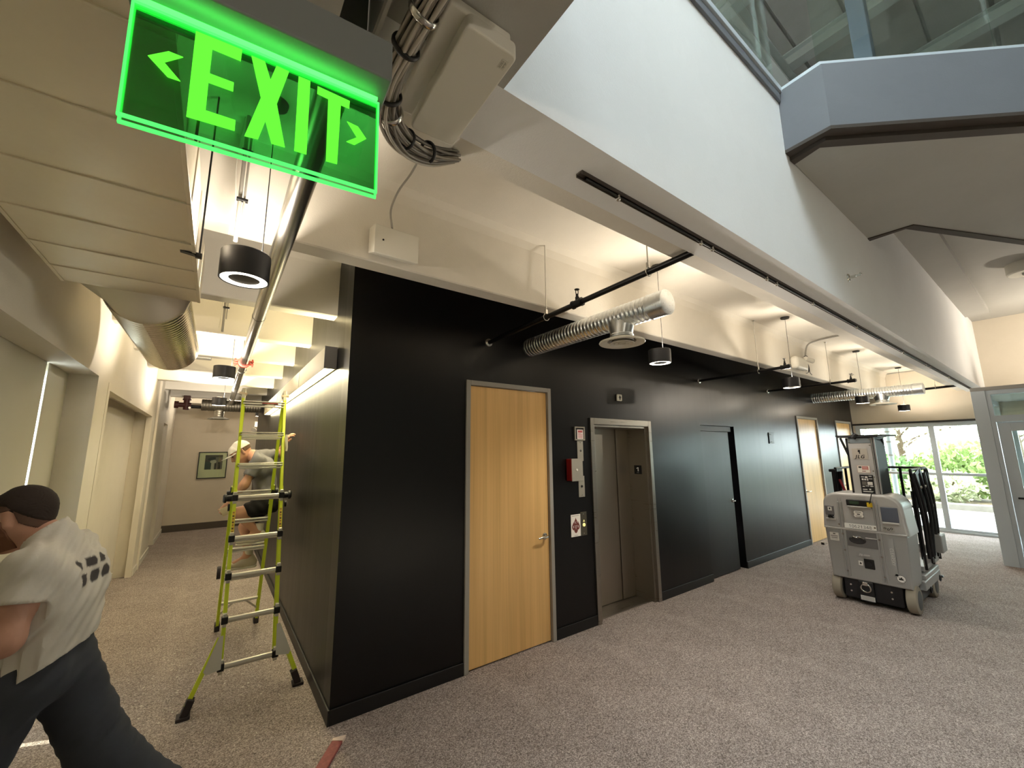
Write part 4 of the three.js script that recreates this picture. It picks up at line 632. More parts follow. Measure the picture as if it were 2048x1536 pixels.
  mesh('rear_brace', [bar([xl, 0.285, RZ(0.285)], [xr, 0.285, RZ(0.285)], 0.022, 0.05, 0.004, [0, 1, 0]), bar([xr, 0.16, RZ(0.16)], [xr - 0.12, 0.275, RZ(0.27)], 0.018, 0.008, 0.001, [1, 0, 0]), bar([xl, 0.16, RZ(0.16)], [xl + 0.12, 0.275, RZ(0.27)], 0.018, 0.008, 0.001, [1, 0, 0])], alu, o);
  mesh('transport_wheel', rod([xl - 0.05, 0.62, RZ(0.62) - 0.03], [xl - 0.018, 0.62, RZ(0.62) - 0.03], 0.062, 0.062, 24), rub, o);
  mesh('grip_label', bar([-0.02, 2.312, FZ(2.31) + 0.0365], [0.115, 2.312, FZ(2.31) + 0.0365], 0.016, 0.001, 0, [0, 1, 0]), printed(256, 32, (c, w, h) => { c.fillStyle = '#241f1a'; c.fillRect(0, 0, w, h); c.fillStyle = '#b23a2a'; c.fillRect(0, 0, 90, h); c.fillStyle = '#d8cfae'; c.fillRect(190, 8, 46, 14); }), o);
  const cloth = mesh('white_rag', (() => { const g = new THREE.PlaneGeometry(0.05, 0.16, 6, 14), p = g.attributes.position; for (let i = 0; i < p.count; i++) p.setZ(i, 0.008 * Math.sin(p.getX(i) * 120 + p.getY(i) * 30)); g.computeVertexNormals(); return g.rotateY(1.1).translate(0.205, 1.93, FZ(1.93) + 0.02); })(), mat({ color: C(220, 214, 196), roughness: 0.9, side: THREE.DoubleSide }));
  cloth.position.set(-0.433, 0, -0.7); tag(cloth, 'small white rag hanging on the right rail of the ladder', 'rag');
}
{
  const b = thing('red_stick', 'worn red painted stick with a bare white end on the carpet at the bottom edge', 'stick', [-0.075, 0.0, 0.33], -0.62);
  mesh('stick', rb(-0.034, 0.034, 0.0005, 0.02, -0.14, 0.36, 0.004), mat({ color: C(156, 84, 82), roughness: 0.6, map: plasterT([230, 225, 222], 60, 8) }), b);
  mesh('bare_end', extr([[-0.034, 0], [0.034, 0], [0.034, 0.05], [-0.034, 0.022]], 0.0195, 0.001).rotateX(-Math.PI / 2).translate(0, 0.0005, -0.1405), mat({ color: C(226, 206, 190), roughness: 0.7 }), b);
  mesh('collar', rb(-0.037, 0.037, 0.0005, 0.024, 0.16, 0.172, 0.003), mat({ color: C(206, 128, 122), roughness: 0.5 }), b);
  // paint flakes and dust crumbs on the carpet: nobody could count them
  const flakes = new THREE.InstancedMesh(new THREE.CylinderGeometry(0.006, 0.005, 0.0015, 6), mat({ color: C(206, 200, 190), roughness: 0.9 }), 150), m4 = new THREE.Matrix4();
  for (let i = 0; i < 150; i++) { const c = i % 3, x = c ? -0.75 + rr(-0.55, 0.5) : rr(-1.4, 0.0), z = c ? -1.35 + rr(-0.9, 0.8) : rr(-4.5, 0.6), s = rr(0.3, 1.4); m4.compose(V(Math.min(x, -0.06), 0.001, z), new THREE.Quaternion().setFromEuler(new THREE.Euler(0, rr(0, 6), 0)), V(s, 1, s * rr(0.4, 1.6))); flakes.setMatrixAt(i, m4); }
  flakes.name = 'paint_flakes'; scene.add(flakes); tag(flakes, 'scattered pale paint flakes on the carpet around the ladder feet', 'debris', null, 'stuff');
}
// ================================================================ mast lift
{
  const o = thing('mast_lift', 'grey and black electric mast lift parked on the carpet by the far windows', 'lift machine', [5.57, 0, 1.615]);
  const silver = mat({ color: C(166, 165, 163), roughness: 0.42, metalness: 0.25 }), silverL = mat({ color: C(192, 190, 188), roughness: 0.4, metalness: 0.2 }), dark = mat({ color: C(26, 26, 30), roughness: 0.45 }), tyre = mat({ color: C(150, 141, 126), roughness: 0.8 }), hub = mat({ color: C(60, 60, 62), roughness: 0.5 });  // the tan of tyre has a pale reflection put into its colour
  const blue = mat({ color: C(15, 16, 22), roughness: 0.55 });
  // body shell: outline in (z, y) pushed along x
  const shell = (w0, w1, y0, y1, r, x0, x1, bev = 0.02) => { const s = new THREE.Shape(); s.moveTo(-w0, y0); s.lineTo(w0, y0); s.lineTo(w1, y1 - r); s.quadraticCurveTo(w1, y1, w1 - r, y1); s.lineTo(-w1 + r, y1); s.quadraticCurveTo(-w1, y1, -w1, y1 - r); s.closePath(); const g = new THREE.ExtrudeGeometry(s, { depth: x1 - x0 - 2 * bev, bevelEnabled: true, bevelThickness: bev, bevelSize: bev * 0.8, bevelSegments: 3, curveSegments: 12 }); return g.rotateY(Math.PI / 2).translate(x0 + bev, 0, 0); };
  mesh('lower_cover', shell(0.345, 0.365, 0.285, 0.83, 0.012, 0.0, 0.5), silver, o);
  mesh('upper_cover', shell(0.372, 0.35, 0.865, 1.25, 0.14, 0.01, 0.5, 0.035), silverL, o);
  mesh('joint_ledge', rb(-0.01, 0.5, 0.838, 0.857, -0.385, 0.385, 0.006), silverL, o);
  for (const z of [-0.2, 0.14]) for (const k of [-0.016, 0.016]) mesh('rib', [rb(-0.012, 0.02, 0.3, 0.84, z + k - 0.008, z + k + 0.008, 0.005), rb(-0.006, 0.03, 0.87, 1.17, z + k - 0.008, z + k + 0.008, 0.005), tube([[0.012, 1.16, z + k], [0.022, 1.235, z + k], [0.07, 1.262, z + k], [0.3, 1.262, z + k]], 0.008, 20, 6)], silver, o);
  const bolt = lathe([[0, 0], [0.011, 0], [0.008, 0.007], [0, 0.008]], 10).rotateZ(Math.PI / 2);
  for (const [y, z] of [[0.36, -0.2], [0.6, -0.2], [0.79, -0.2], [0.36, 0.14], [0.58, 0.14], [0.77, 0.14], [0.9, -0.225], [0.9, 0.115]]) mesh('bolt', bolt.clone().translate(-0.014, y, z), M.chrome, o);
  const pane = (name, y0, y1, z0, z1, m, x = -0.006, t = 0.02, r = 0.006) => mesh(name, rb(x, x + t, y0, y1, z0, z1, r), m, o);
  pane('recess_panel', 0.98, 1.145, 0.185, 0.335, mat({ color: C(92, 98, 112), roughness: 0.4 }), 0.0, 0.012, 0.01);  // recesses here are flat plates, their darkness put into the colour
  pane('recess_lip', 0.955, 0.978, 0.19, 0.335, silverL, -0.012, 0.02);
  pane('side_panel', 1.0, 1.11, -0.36, -0.265, mat({ color: C(112, 108, 110), roughness: 0.5 }), 0.0, 0.012, 0.01);
  pane('recess_lip', 0.935, 0.962, -0.36, -0.25, silverL, -0.012, 0.02);
  for (const z of [-0.315, -0.285]) mesh('toggle_switch', [rod([0, 0.985, z], [-0.03, 0.98, z], 0.012), rb(-0.012, 0.01, 0.965, 1.0, z - 0.012, z + 0.012, 0.003)], M.blackPlastic, o);
  const disp = mesh('display_box', rb(-0.02, 0.06, 1.135, 1.205, -0.125, 0.11, 0.008), M.blackPlastic, o);
  mesh('screen', bb(-0.0215, -0.02, 1.155, 1.19, -0.09, 0.0), mat({ color: C(58, 78, 60), roughness: 0.25 }), disp);
  mesh('yellow_tag', rb(-0.03, -0.018, 1.135, 1.185, 0.075, 0.125, 0.002), mat({ color: C(226, 190, 30), roughness: 0.6 }), disp);
  mesh('cord', tube([[-0.026, 1.17, 0.1], [-0.04, 1.23, 0.12], [0.0, 1.29, 0.13], [0.08, 1.31, 0.14]], 0.005, 20, 6), M.blackPlastic, disp);
  pane('lip', 1.115, 1.133, -0.12, 0.11, silverL, -0.02, 0.03);
  pane('handle_recess', 0.655, 0.83, -0.17, 0.115, mat({ color: C(118, 116, 116), roughness: 0.45, metalness: 0.2 }), -0.004, 0.008, 0.004);
  const hr = mesh('handle', lathe([[0, 0], [0.052, 0], [0.06, 0.006], [0.052, 0.012], [0, 0.012]], 28).scale(1.35, 1, 0.75).rotateZ(Math.PI / 2).rotateX(Math.PI / 2).translate(-0.005, 0.735, -0.065), mat({ color: C(52, 52, 54), roughness: 0.4 }), o);
  mesh('handle_grip', [tube([[-0.01, 0.755, -0.125], [-0.035, 0.775, -0.1], [-0.035, 0.765, -0.065], [-0.035, 0.775, -0.03], [-0.01, 0.755, -0.005]], 0.008, 20, 8)], M.chrome, hr);
  pane('light_lip', 0.765, 0.775, 0.01, 0.115, silverL, -0.014, 0.02);
  mesh('charger_port', [rb(-0.008, 0.03, 0.42, 0.53, -0.035, 0.06, 0.008)], M.blackPlastic, o);
  mesh('port_cap', rod([-0.012, 0.475, 0.012], [-0.002, 0.475, 0.012], 0.026, 0.026, 18), dark, o);
  // labels
  const face = (name, w, h, y, z, m, x = -0.0145) => mesh(name, sheet(w, h, 0.002).rotateY(-Math.PI / 2).translate(x, y, z), m, o);
  face('number_label', 0.3, 0.058, 0.895, -0.022, printed(512, 100, (c, w, h) => { c.fillStyle = '#f2f0ea'; c.fillRect(0, 0, w, h); c.fillStyle = '#1a1a1a'; c.font = '78px monospace'; c.textAlign = 'center'; c.textBaseline = 'middle'; c.fillText('10621348', w / 2, h / 2 + 4, w - 16); }), -0.012);
  face('maker_plate', 0.1, 0.08, 1.04, -0.02, printed(128, 100, (c, w, h) => { c.fillStyle = '#8d8a86'; c.fillRect(0, 0, w, h); c.fillStyle = '#f2ece2'; c.beginPath(); c.moveTo(18, 4); c.lineTo(110, 4); c.lineTo(124, 22); c.lineTo(116, 50); c.lineTo(124, 78); c.lineTo(110, 96); c.lineTo(18, 96); c.lineTo(4, 78); c.lineTo(12, 50); c.lineTo(4, 22); c.fill(); c.fillStyle = '#2c2926'; c.fillRect(46, 44, 36, 14); c.fillRect(28, 16, 70, 5); c.fillRect(28, 28, 72, 4); c.fillRect(28, 72, 72, 4); c.fillRect(34, 82, 60, 4); }));
  face('paper_label', 0.09, 0.095, 0.745, -0.29, printed(96, 100, (c, w, h) => { c.fillStyle = '#d8d4cc'; c.fillRect(0, 0, w, h); c.fillStyle = '#6d6a66'; c.fillRect(10, 38, 76, 9); c.fillRect(14, 60, 68, 9); c.fillRect(36, 8, 26, 16); c.fillRect(12, 82, 70, 3); }));
  face('warning_label', 0.1, 0.05, 0.905, 0.235, printed(128, 64, (c, w, h) => { c.fillStyle = '#a7a29a'; c.fillRect(0, 0, w, h); c.fillStyle = '#26241f'; for (let i = 0; i < 3; i++) { c.beginPath(); c.arc(26 + i * 36, 26 + (i % 2) * 14, 15, 0, 7); c.fill(); } c.fillStyle = '#cfc9bd'; for (let i = 0; i < 3; i++) c.fillRect(21 + i * 36, 20 + (i % 2) * 14, 10, 12); }), -0.013);
  face('maker_label', 0.04, 0.045, 1.075, -0.305, printed(48, 54, (c, w, h) => { c.fillStyle = '#efece4'; c.fillRect(0, 0, w, h); c.fillStyle = '#222'; c.fillRect(14, 12, 18, 26); }), -0.003);
  face('drop_label', 0.04, 0.05, 0.475, -0.065, printed(40, 50, (c, w, h) => { c.fillStyle = '#e8e6e0'; c.fillRect(0, 0, w, h); c.fillStyle = '#1c1c1c'; c.beginPath(); c.arc(20, 28, 9, 0, 7); c.fill(); c.fillRect(17, 12, 6, 12); }));
  face('no_entry_label', 0.09, 0.09, 0.375, 0.28, printed(96, 96, (c, w, h) => { c.fillStyle = '#a3a2a0'; c.fillRect(0, 0, w, h); c.fillStyle = '#efede8'; c.beginPath(); c.arc(48, 48, 44, 0, 7); c.fill(); c.strokeStyle = '#2a2622'; c.lineWidth = 4; c.beginPath(); c.arc(48, 48, 41, 0, 7); c.stroke(); c.fillStyle = '#2a2622'; c.fillRect(26, 44, 40, 18); c.fillRect(44, 30, 12, 20); c.beginPath(); c.moveTo(16, 24); c.lineTo(80, 72); c.stroke(); }));
  face('side_lettering', 0.05, 0.4, 0.6, 0.235, printed(64, 512, (c, w, h) => { c.fillStyle = '#a3a2a0'; c.fillRect(0, 0, w, h); c.save(); c.translate(w / 2, h / 2); c.rotate(Math.PI / 2); c.fillStyle = '#d6d4ce'; c.font = '54px sans-serif'; c.textAlign = 'center'; c.textBaseline = 'middle'; c.fillText('CLEARSKY', 0, 2, h - 20); c.restore(); }, { roughness: 0.42 }));
  face('model_strip', 0.15, 0.04, 0.575, -0.02, printed(240, 64, (c, w, h) => { c.fillStyle = '#a3a2a0'; c.fillRect(0, 0, w, h); c.fillStyle = '#dad8d4'; c.font = 'italic bold 46px sans-serif'; c.textAlign = 'center'; c.textBaseline = 'middle'; c.fillText('jlg.com', w / 2, h / 2, w - 10); }, { roughness: 0.42, metalness: 0.2 }));
  // chassis, wheels
  mesh('chassis', [rb(0.03, 1.24, 0.05, 0.285, -0.27, 0.27, 0.015), rb(0.28, 0.9, 0.06, 0.285, -0.34, 0.34, 0.012)], dark, o);
  const bum = mesh('bumper', rb(-0.005, 0.05, 0.045, 0.27, -0.12, 0.02, 0.01), dark, o);
  mesh('tow_ring', [new THREE.TorusGeometry(0.045, 0.01, 8, 24).rotateY(Math.PI / 2).translate(-0.015, 0.2, -0.05), rb(-0.03, 0.0, 0.225, 0.265, -0.075, -0.025, 0.005)], M.chrome, bum);
  mesh('tow_label', sheet(0.13, 0.05, 0.002).rotateY(-Math.PI / 2).translate(-0.0065, 0.085, -0.045), printed(128, 50, (c, w, h) => { c.fillStyle = '#d6d4d0'; c.fillRect(0, 0, w, h); c.fillStyle = '#6c6a68'; for (let i = 0; i < 4; i++) c.fillRect(8, 8 + i * 10, 112, 3); }), bum);
  for (const [y, z] of [[0.2, -0.2], [0.13, -0.2], [0.2, 0.17], [0.13, 0.17]]) mesh('bolt', bolt.clone().scale(1.2, 1.2, 1.2).translate(0.028, y, z), M.chrome, o);
  for (const x of [0.12, 1.02]) for (const s of [-1, 1]) { const w = mesh('wheel', lathe([[0.03, -0.048], [0.13, -0.048], [0.146, -0.04], [0.15, -0.025], [0.15, 0.025], [0.146, 0.04], [0.13, 0.048], [0.03, 0.048]], 40).rotateX(Math.PI / 2).translate(x, 0.15, s * 0.335), tyre, o); mesh('hub', lathe([[0, -0.05], [0.09, -0.051], [0.1, -0.049], [0.1, 0.049], [0.09, 0.051], [0, 0.05]], 28).rotateX(Math.PI / 2).translate(x, 0.15, s * 0.335), hub, w); }
  mesh('rear_deck', [rb(0.5, 1.28, 0.285, 0.345, -0.39, 0.39, 0.014), rb(0.42, 1.28, 0.19, 0.29, 0.33, 0.395, 0.01), rb(0.42, 1.28, 0.19, 0.29, -0.395, -0.33, 0.01)], silver, o);
  mesh('tie_down', [new THREE.TorusGeometry(0.03, 0.008, 8, 18).translate(0.62, 0.17, 0.4), new THREE.TorusGeometry(0.03, 0.008, 8, 18).translate(1.18, 0.2, 0.4), rod([1.28, 0.2, 0.4], [1.32, 0.2, 0.4], 0.014)], dark, o);
  // mast
  const mast = mesh('mast', [rb(0.14, 0.56, 1.22, 1.96, -0.055, 0.2, 0.006), rb(0.13, 0.2, 1.22, 1.95, -0.085, -0.055, 0.004)], blue, o);
  mesh('mast_plate', rb(0.118, 0.14, 1.26, 1.95, -0.06, 0.165, 0.004), silverL, mast);
  mesh('mast_edge', [rb(0.125, 0.15, 1.24, 1.955, 0.165, 0.178, 0.003), rb(0.125, 0.15, 1.24, 1.955, 0.186, 0.2, 0.003)], silver, mast);
  mesh('mast_head', rb(0.115, 0.142, 1.885, 1.95, -0.058, 0.163, 0.003), mat({ color: C(130, 140, 146), roughness: 0.4, metalness: 0.3 }), mast);
  mesh('top_plate', [metric(extr([[-0.17, 0.1], [0.27, 0.16], [0.33, 0.5], [-0.12, 0.62]].map(([z, x]) => [x, z]), 0.014, 0.002).rotateX(Math.PI / 2).translate(0, 1.985, 0)), rb(0.1, 0.5, 1.958, 1.972, -0.16, 0.24, 0.003)], dark, mast);
  for (const [y, z] of [[1.93, -0.045], [1.9, -0.045], [1.93, 0.15], [1.86, 0.15], [1.55, 0.15], [1.48, 0.15]]) mesh('bolt', bolt.clone().scale(0.8, 0.8, 0.8).translate(0.115, y, z), M.chrome, mast);
  const dec = (name, w, h, y, z, m) => mesh(name, sheet(w, h, 0.002).rotateY(-Math.PI / 2).translate(0.116, y, z), m, mast);
  dec('maker_logo', 0.15, 0.13, 1.755, 0.045, printed(256, 222, (c, w, h) => { c.fillStyle = '#bab2a6'; c.fillRect(0, 0, w, h); c.fillStyle = '#191716'; c.save(); c.transform(1, 0, -0.28, 1, 52, 0); c.font = 'bold 100px sans-serif'; c.textAlign = 'center'; c.fillText('JLG', w / 2 - 4, 204); c.restore(); c.beginPath(); c.ellipse(120, 52, 20, 26, 0.3, 0, 7); c.fill(); c.fillRect(118, 66, 18, 44); c.fillRect(92, 10, 60, 6); }));
  dec('warning_label', 0.125, 0.09, 1.57, 0.06, printed(140, 100, (c, w, h) => { c.fillStyle = '#efe9df'; c.fillRect(0, 0, w, h); c.strokeStyle = '#b89086'; c.lineWidth = 4; c.strokeRect(3, 3, w - 6, h - 6); c.fillStyle = '#c0504a'; c.fillRect(56, 14, 66, 44); c.fillStyle = '#26201e'; c.fillRect(18, 14, 32, 20); c.fillStyle = '#efe9df'; for (let i = 0; i < 4; i++) c.fillRect(60, 22 + i * 9, 56, 3); c.fillStyle = '#8d4a44'; c.fillRect(52, 74, 40, 8); }));
  dec('instruction_label', 0.13, 0.225, 1.39, 0.075, printed(150, 260, (c, w, h) => { c.fillStyle = '#1a1a1c'; c.fillRect(0, 0, w, h); c.fillStyle = '#e9e6e0'; const R = [[16, 24, 34, 12], [58, 20, 30, 26], [100, 14, 34, 10], [20, 50, 22, 26], [48, 54, 22, 22], [78, 50, 14, 30], [98, 50, 40, 8], [78, 96, 56, 44], [18, 156, 26, 12], [54, 150, 40, 8], [104, 150, 34, 12], [18, 196, 50, 12], [18, 224, 118, 12], [88, 190, 20, 20]]; R.forEach((r) => c.fillRect(...r)); c.fillStyle = '#6d6862'; c.fillRect(18, 90, 52, 52); }));
  mesh('mast_strut', [rod([0.12, 1.955, -0.13], [0.14, 1.62, -0.04], 0.013), rod([0.12, 1.95, 0.0], [0.12, 2.0, 0.04], 0.03)], dark, mast);
  mesh('hose', tube([[0.5, 1.28, 0.1], [0.52, 1.7, 0.16], [0.48, 1.9, 0.2], [0.4, 1.93, 0.21]], 0.012, 30, 8), dark, mast);
  // work platform behind the mast
  const bk = mat({ color: C(16, 16, 19), roughness: 0.38, metalness: 0.3 }), R = 0.016;
  const bask = mesh('platform', [rb(0.62, 1.5, 0.36, 0.42, -0.37, 0.37, 0.01)], silver, o);
  const pts = (y) => [[0.66, y, -0.38], [1.5, y, -0.38], [1.54, y, -0.34], [1.54, y, 0.34], [1.5, y, 0.38], [0.66, y, 0.38]];
  const railLoop = (y) => { const p = pts(y), g = []; for (let i = 0; i + 1 < p.length; i++) g.push(rod(p[i], p[i + 1], R, R, 10), new THREE.SphereGeometry(R, 10, 8).translate(...p[i])); return g; };
  mesh('top_rail', railLoop(1.55), bk, bask); mesh('mid_rail', railLoop(1.02), bk, bask); mesh('toe_board', [rb(0.64, 1.53, 0.42, 0.53, 0.365, 0.375, 0.002), rb(0.64, 1.53, 0.42, 0.53, -0.375, -0.365, 0.002), rb(1.525, 1.535, 0.42, 0.53, -0.37, 0.37, 0.002)], silver, bask);
  for (const [x, z] of [[0.66, 0.38], [0.66, -0.38], [1.08, 0.38], [1.08, -0.38], [1.5, 0.38], [1.5, -0.38], [1.54, 0.12], [1.54, -0.12]]) mesh('post', rod([x, 0.38, z], [x, 1.55, z], R, R, 10), bk, bask);
  mesh('corner_bend', tube([[1.2, 1.55, 0.385], [1.46, 1.55, 0.385], [1.53, 1.52, 0.385], [1.535, 1.42, 0.385], [1.53, 1.0, 0.385]], 0.02, 30, 10), bk, bask);
  mesh('side_board', [metric(extr([[0.5, 1.44], [0.72, 1.5], [1.05, 1.57], [1.34, 1.42], [1.12, 1.02], [0.98, 0.98], [0.8, 1.12]], 0.012).translate(0, 0, 0.39)), metric(extr([[0.6, 1.3], [0.84, 1.24], [0.8, 0.5], [0.62, 0.5]], 0.012).translate(0, 0, 0.36))], bk, bask);
  mesh('folding_bar', [bar([1.02, 1.55, 0.4], [1.24, 1.02, 0.4], 0.045, 0.02, 0.004, [1, 0, 0]), bar([1.24, 1.02, 0.4], [1.06, 0.45, 0.4], 0.04, 0.02, 0.004, [1, 0, 0]), bar([1.3, 1.5, 0.4], [1.5, 1.1, 0.4], 0.05, 0.02, 0.004, [1, 0, 0]), bar([1.5, 1.0, 0.4], [1.3, 0.44, 0.4], 0.045, 0.02, 0.004, [1, 0, 0]), bar([0.84, 1.2, 0.4], [0.94, 0.42, 0.4], 0.06, 0.02, 0.004, [1, 0, 0])], bk, bask);
  mesh('swing_arm', [bar([1.34, 1.06, 0.41], [1.56, 1.09, 0.41], 0.04, 0.02, 0.004, [0, 1, 0]), bar([1.38, 0.96, 0.41], [1.3, 0.5, 0.41], 0.022, 0.012, 0.002, [1, 0, 0])], silverL, bask);
  mesh('control_box', rb(1.2, 1.46, 0.5, 0.72, 0.39, 0.47, 0.015), silver, bask);
  mesh('rubber_gaiter', [tube([[0.9, 1.5, -0.41], [0.86, 1.36, -0.42], [0.82, 1.18, -0.42], [0.8, 0.98, -0.41]], 0.045, 24, 10), rb(0.62, 0.7, 0.95, 1.53, -0.42, -0.38, 0.01), rb(0.62, 0.9, 1.5, 1.54, -0.45, -0.37, 0.01)], bk, bask);
  mesh('red_strap', tube([[0.7, 1.4, -0.36], [0.72, 1.28, -0.33], [0.74, 1.14, -0.3], [0.73, 1.0, -0.3]], 0.016, 20, 8), mat({ color: C(150, 40, 50), roughness: 0.6 }), bask);
  for (const [a, b, c2] of [[0.55, 0.7, 0.74], [0.7, 0.86, 0.9], [0.98, 1.1, 1.0], [1.16, 1.28, 1.22], [1.36, 1.42, 1.36]]) mesh('hose', tube([[a, 1.5, 0.4], [a + 0.06, 1.25, 0.42], [b, 0.95, 0.42], [c2, 0.5, 0.41]], 0.018, 30, 8), bk, bask);
  mesh('bolt_head', [0, 1, 2].map((k) => new THREE.SphereGeometry(0.02, 10, 8).translate(0.92 + k * 0.12, 1.33 - (k % 2) * 0.03, 0.405)), M.chrome, bask);
}
// ================================================================ people
// a body is one smooth field of tapered capsules, meshed by marching cubes
function capsules(list) { return list.map(([a, b, ra, rb]) => { a = P3(a); b = P3(b); const d = b.clone().sub(a); return { a, d, l2: Math.max(1e-9, d.lengthSq()), ra, rb }; }); }
function field(list, k) { const L = capsules(list); return (x, y, z) => { let s = 1e9; for (const c of L) { const px = x - c.a.x, py = y - c.a.y, pz = z - c.a.z; let t = (px * c.d.x + py * c.d.y + pz * c.d.z) / c.l2; t = t < 0 ? 0 : t > 1 ? 1 : t; const qx = px - c.d.x * t, qy = py - c.d.y * t, qz = pz - c.d.z * t; const d = Math.sqrt(qx * qx + qy * qy + qz * qz) - (c.ra + (c.rb - c.ra) * t); const h = Math.max(k - Math.abs(s - d), 0) / k; s = Math.min(s, d) - h * h * k * 0.25; } return s; }; }
function meshField(f, lo, hi, cell) {
  const c = V((lo[0] + hi[0]) / 2, (lo[1] + hi[1]) / 2, (lo[2] + hi[2]) / 2), half = Math.max(hi[0] - lo[0], hi[1] - lo[1], hi[2] - lo[2]) / 2 + cell * 2, n = Math.ceil(half * 2 / cell);
  const mc = new MarchingCubes(n, M.cream, false, false, 260000); mc.isolation = 0; const h = n / 2, F = mc.field;
  F.fill(-1);
  for (let k = 1; k < n - 1; k++) { const z = c.z + (k - h) / h * half; if (z < lo[2] - cell || z > hi[2] + cell) continue; for (let j = 1; j < n - 1; j++) { const y = c.y + (j - h) / h * half; if (y < lo[1] - cell || y > hi[1] + cell) continue; for (let i = 1; i < n - 1; i++) { const x = c.x + (i - h) / h * half; if (x < lo[0] - cell || x > hi[0] + cell) continue; F[i + j * n + k * n * n] = -f(x, y, z); } } }
  mc.update(); const q = mc.count ?? mc.geometry.drawRange.count, pos = new Float32Array(q * 3);
  for (let i = 0; i < q; i++) { pos[3 * i] = c.x + mc.positionArray[3 * i] * half; pos[3 * i + 1] = c.y + mc.positionArray[3 * i + 1] * half; pos[3 * i + 2] = c.z + mc.positionArray[3 * i + 2] * half; }
  let g = new THREE.BufferGeometry(); g.setAttribute('position', new THREE.BufferAttribute(pos, 3)); g = mergeVertices(g, cell * 0.02); g.computeVertexNormals(); return g;
}
const skinM = (c) => mat({ color: c, roughness: 0.55 });
// head in its own axes: +z forward, +y up, origin at the middle of the skull; beard, hair and cap come as fields of their own
function headField() {
  const base = field([[[0, 0.02, -0.02], [0, 0.015, 0.02], 0.088, 0.078], [[0, -0.06, 0.045], [0, -0.088, 0.062], 0.052, 0.034], [[-0.03, -0.045, 0.05], [0.03, -0.045, 0.05], 0.042, 0.042], [[-0.045, -0.05, 0.0], [0.0, -0.095, 0.055], 0.03, 0.026], [[0.045, -0.05, 0.0], [0.0, -0.095, 0.055], 0.03, 0.026], [[0, -0.16, -0.045], [0, -0.05, -0.02], 0.058, 0.058]], 0.04);
  const det = field([[[0, 0.005, 0.094], [0, -0.035, 0.114], 0.009, 0.014], [[-0.014, -0.04, 0.1], [0.014, -0.04, 0.1], 0.009, 0.009], [[-0.02, -0.066, 0.092], [0.02, -0.066, 0.092], 0.008, 0.008], [[-0.018, -0.078, 0.09], [0.018, -0.078, 0.09], 0.009, 0.009], [[-0.045, 0.026, 0.078], [0.045, 0.026, 0.078], 0.012, 0.012], [[-0.079, 0.012, -0.012], [-0.086, -0.03, -0.004], 0.016, 0.011], [[0.079, 0.012, -0.012], [0.086, -0.03, -0.004], 0.016, 0.011]], 0.01);
  const eye = field([[[-0.033, 0.004, 0.099], [-0.031, 0.004, 0.1], 0.011, 0.011], [[0.031, 0.004, 0.1], [0.033, 0.004, 0.099], 0.011, 0.011]], 0.004);
  return (x, y, z) => { const a = base(x, y, z), b = det(x, y, z), k = 0.018, h = Math.max(k - Math.abs(a - b), 0) / k; const s = Math.min(a, b) - h * h * k * 0.25; return Math.max(s, -eye(x, y, z)); };
}
function headGeo(f, m4, lo = [-0.12, -0.2, -0.13], hi = [0.12, 0.13, 0.14], cell = 0.004) { return meshField(f, lo, hi, cell).applyMatrix4(m4); }
const frame = (o, fwd, up) => { const z = P3(fwd).clone().normalize(), x = P3(up).clone().cross(z).normalize(), y = z.clone().cross(x); return new THREE.Matrix4().makeBasis(x, y, z).setPosition(P3(o)); };
// a hand in its own axes: wrist at the origin, +z to the fingertips, +y back of the hand, thumb on the +x side; curl bends the fingers
function handList(curl, s = 1) {
  const L = [[[-0.022, 0, 0.01], [-0.026, 0, 0.075], 0.015, 0.014], [[0, 0, 0.005], [0, 0, 0.085], 0.017, 0.015], [[0.022, 0, 0.01], [0.026, 0, 0.08], 0.015, 0.014], [[0, 0, -0.05], [0, 0, 0.02], 0.024, 0.021]];
  [[-0.03, 0.072, 0.058, 0.0078], [-0.01, 0.085, 0.07, 0.0088], [0.01, 0.087, 0.076, 0.009], [0.029, 0.082, 0.068, 0.0088]].forEach(([x, z, len, r]) => { let p = V(x, 0, z), a = 0; for (const [f, c] of [[0.45, 0.9], [0.32, 1.1], [0.23, 0.8]]) { a += curl * c; const q = p.clone().add(V(x * 0.08, -Math.sin(a) * len * f, Math.cos(a) * len * f)); L.push([p.toArray(), q.toArray(), r, r * 0.92]); p = q; r *= 0.92; } });
  L.push([[0.03, -0.004, 0.02], [0.052, -0.016, 0.05], 0.013, 0.0105], [[0.052, -0.016, 0.05], [0.054, -0.028, 0.082], 0.0105, 0.009]);
  return L.map(([a, b, r, q]) => [a.map((v) => v * s), b.map((v) => v * s), r * s, q * s]);
}
function handGeo(o, fwd, up, curl, mirror) { const f = field(handList(curl), 0.008), g = meshField((x, y, z) => f(mirror ? -x : x, y, z), [-0.06, -0.1, -0.07], [0.07, 0.04, 0.18], 0.004); return g.applyMatrix4(frame(o, fwd, up)); }
const blend = (a, b, t) => [a[0] + (b[0] - a[0]) * t, a[1] + (b[1] - a[1]) * t, a[2] + (b[2] - a[2]) * t];
function bounds(list, pad) { const lo = [1e9, 1e9, 1e9], hi = [-1e9, -1e9, -1e9]; for (const [a, b, r, q] of list) for (const [p, s] of [[a, r], [b, q]]) for (let k = 0; k < 3; k++) { lo[k] = Math.min(lo[k], p[k] - s - pad); hi[k] = Math.max(hi[k], p[k] + s + pad); } return [lo, hi]; }
function surface(list, k, cell, f2) { const f = field(list, k), [lo, hi] = bounds(list, 0.04); return meshField(f2 ? (x, y, z) => f2(x, y, z, f(x, y, z)) : f, lo, hi, cell); }

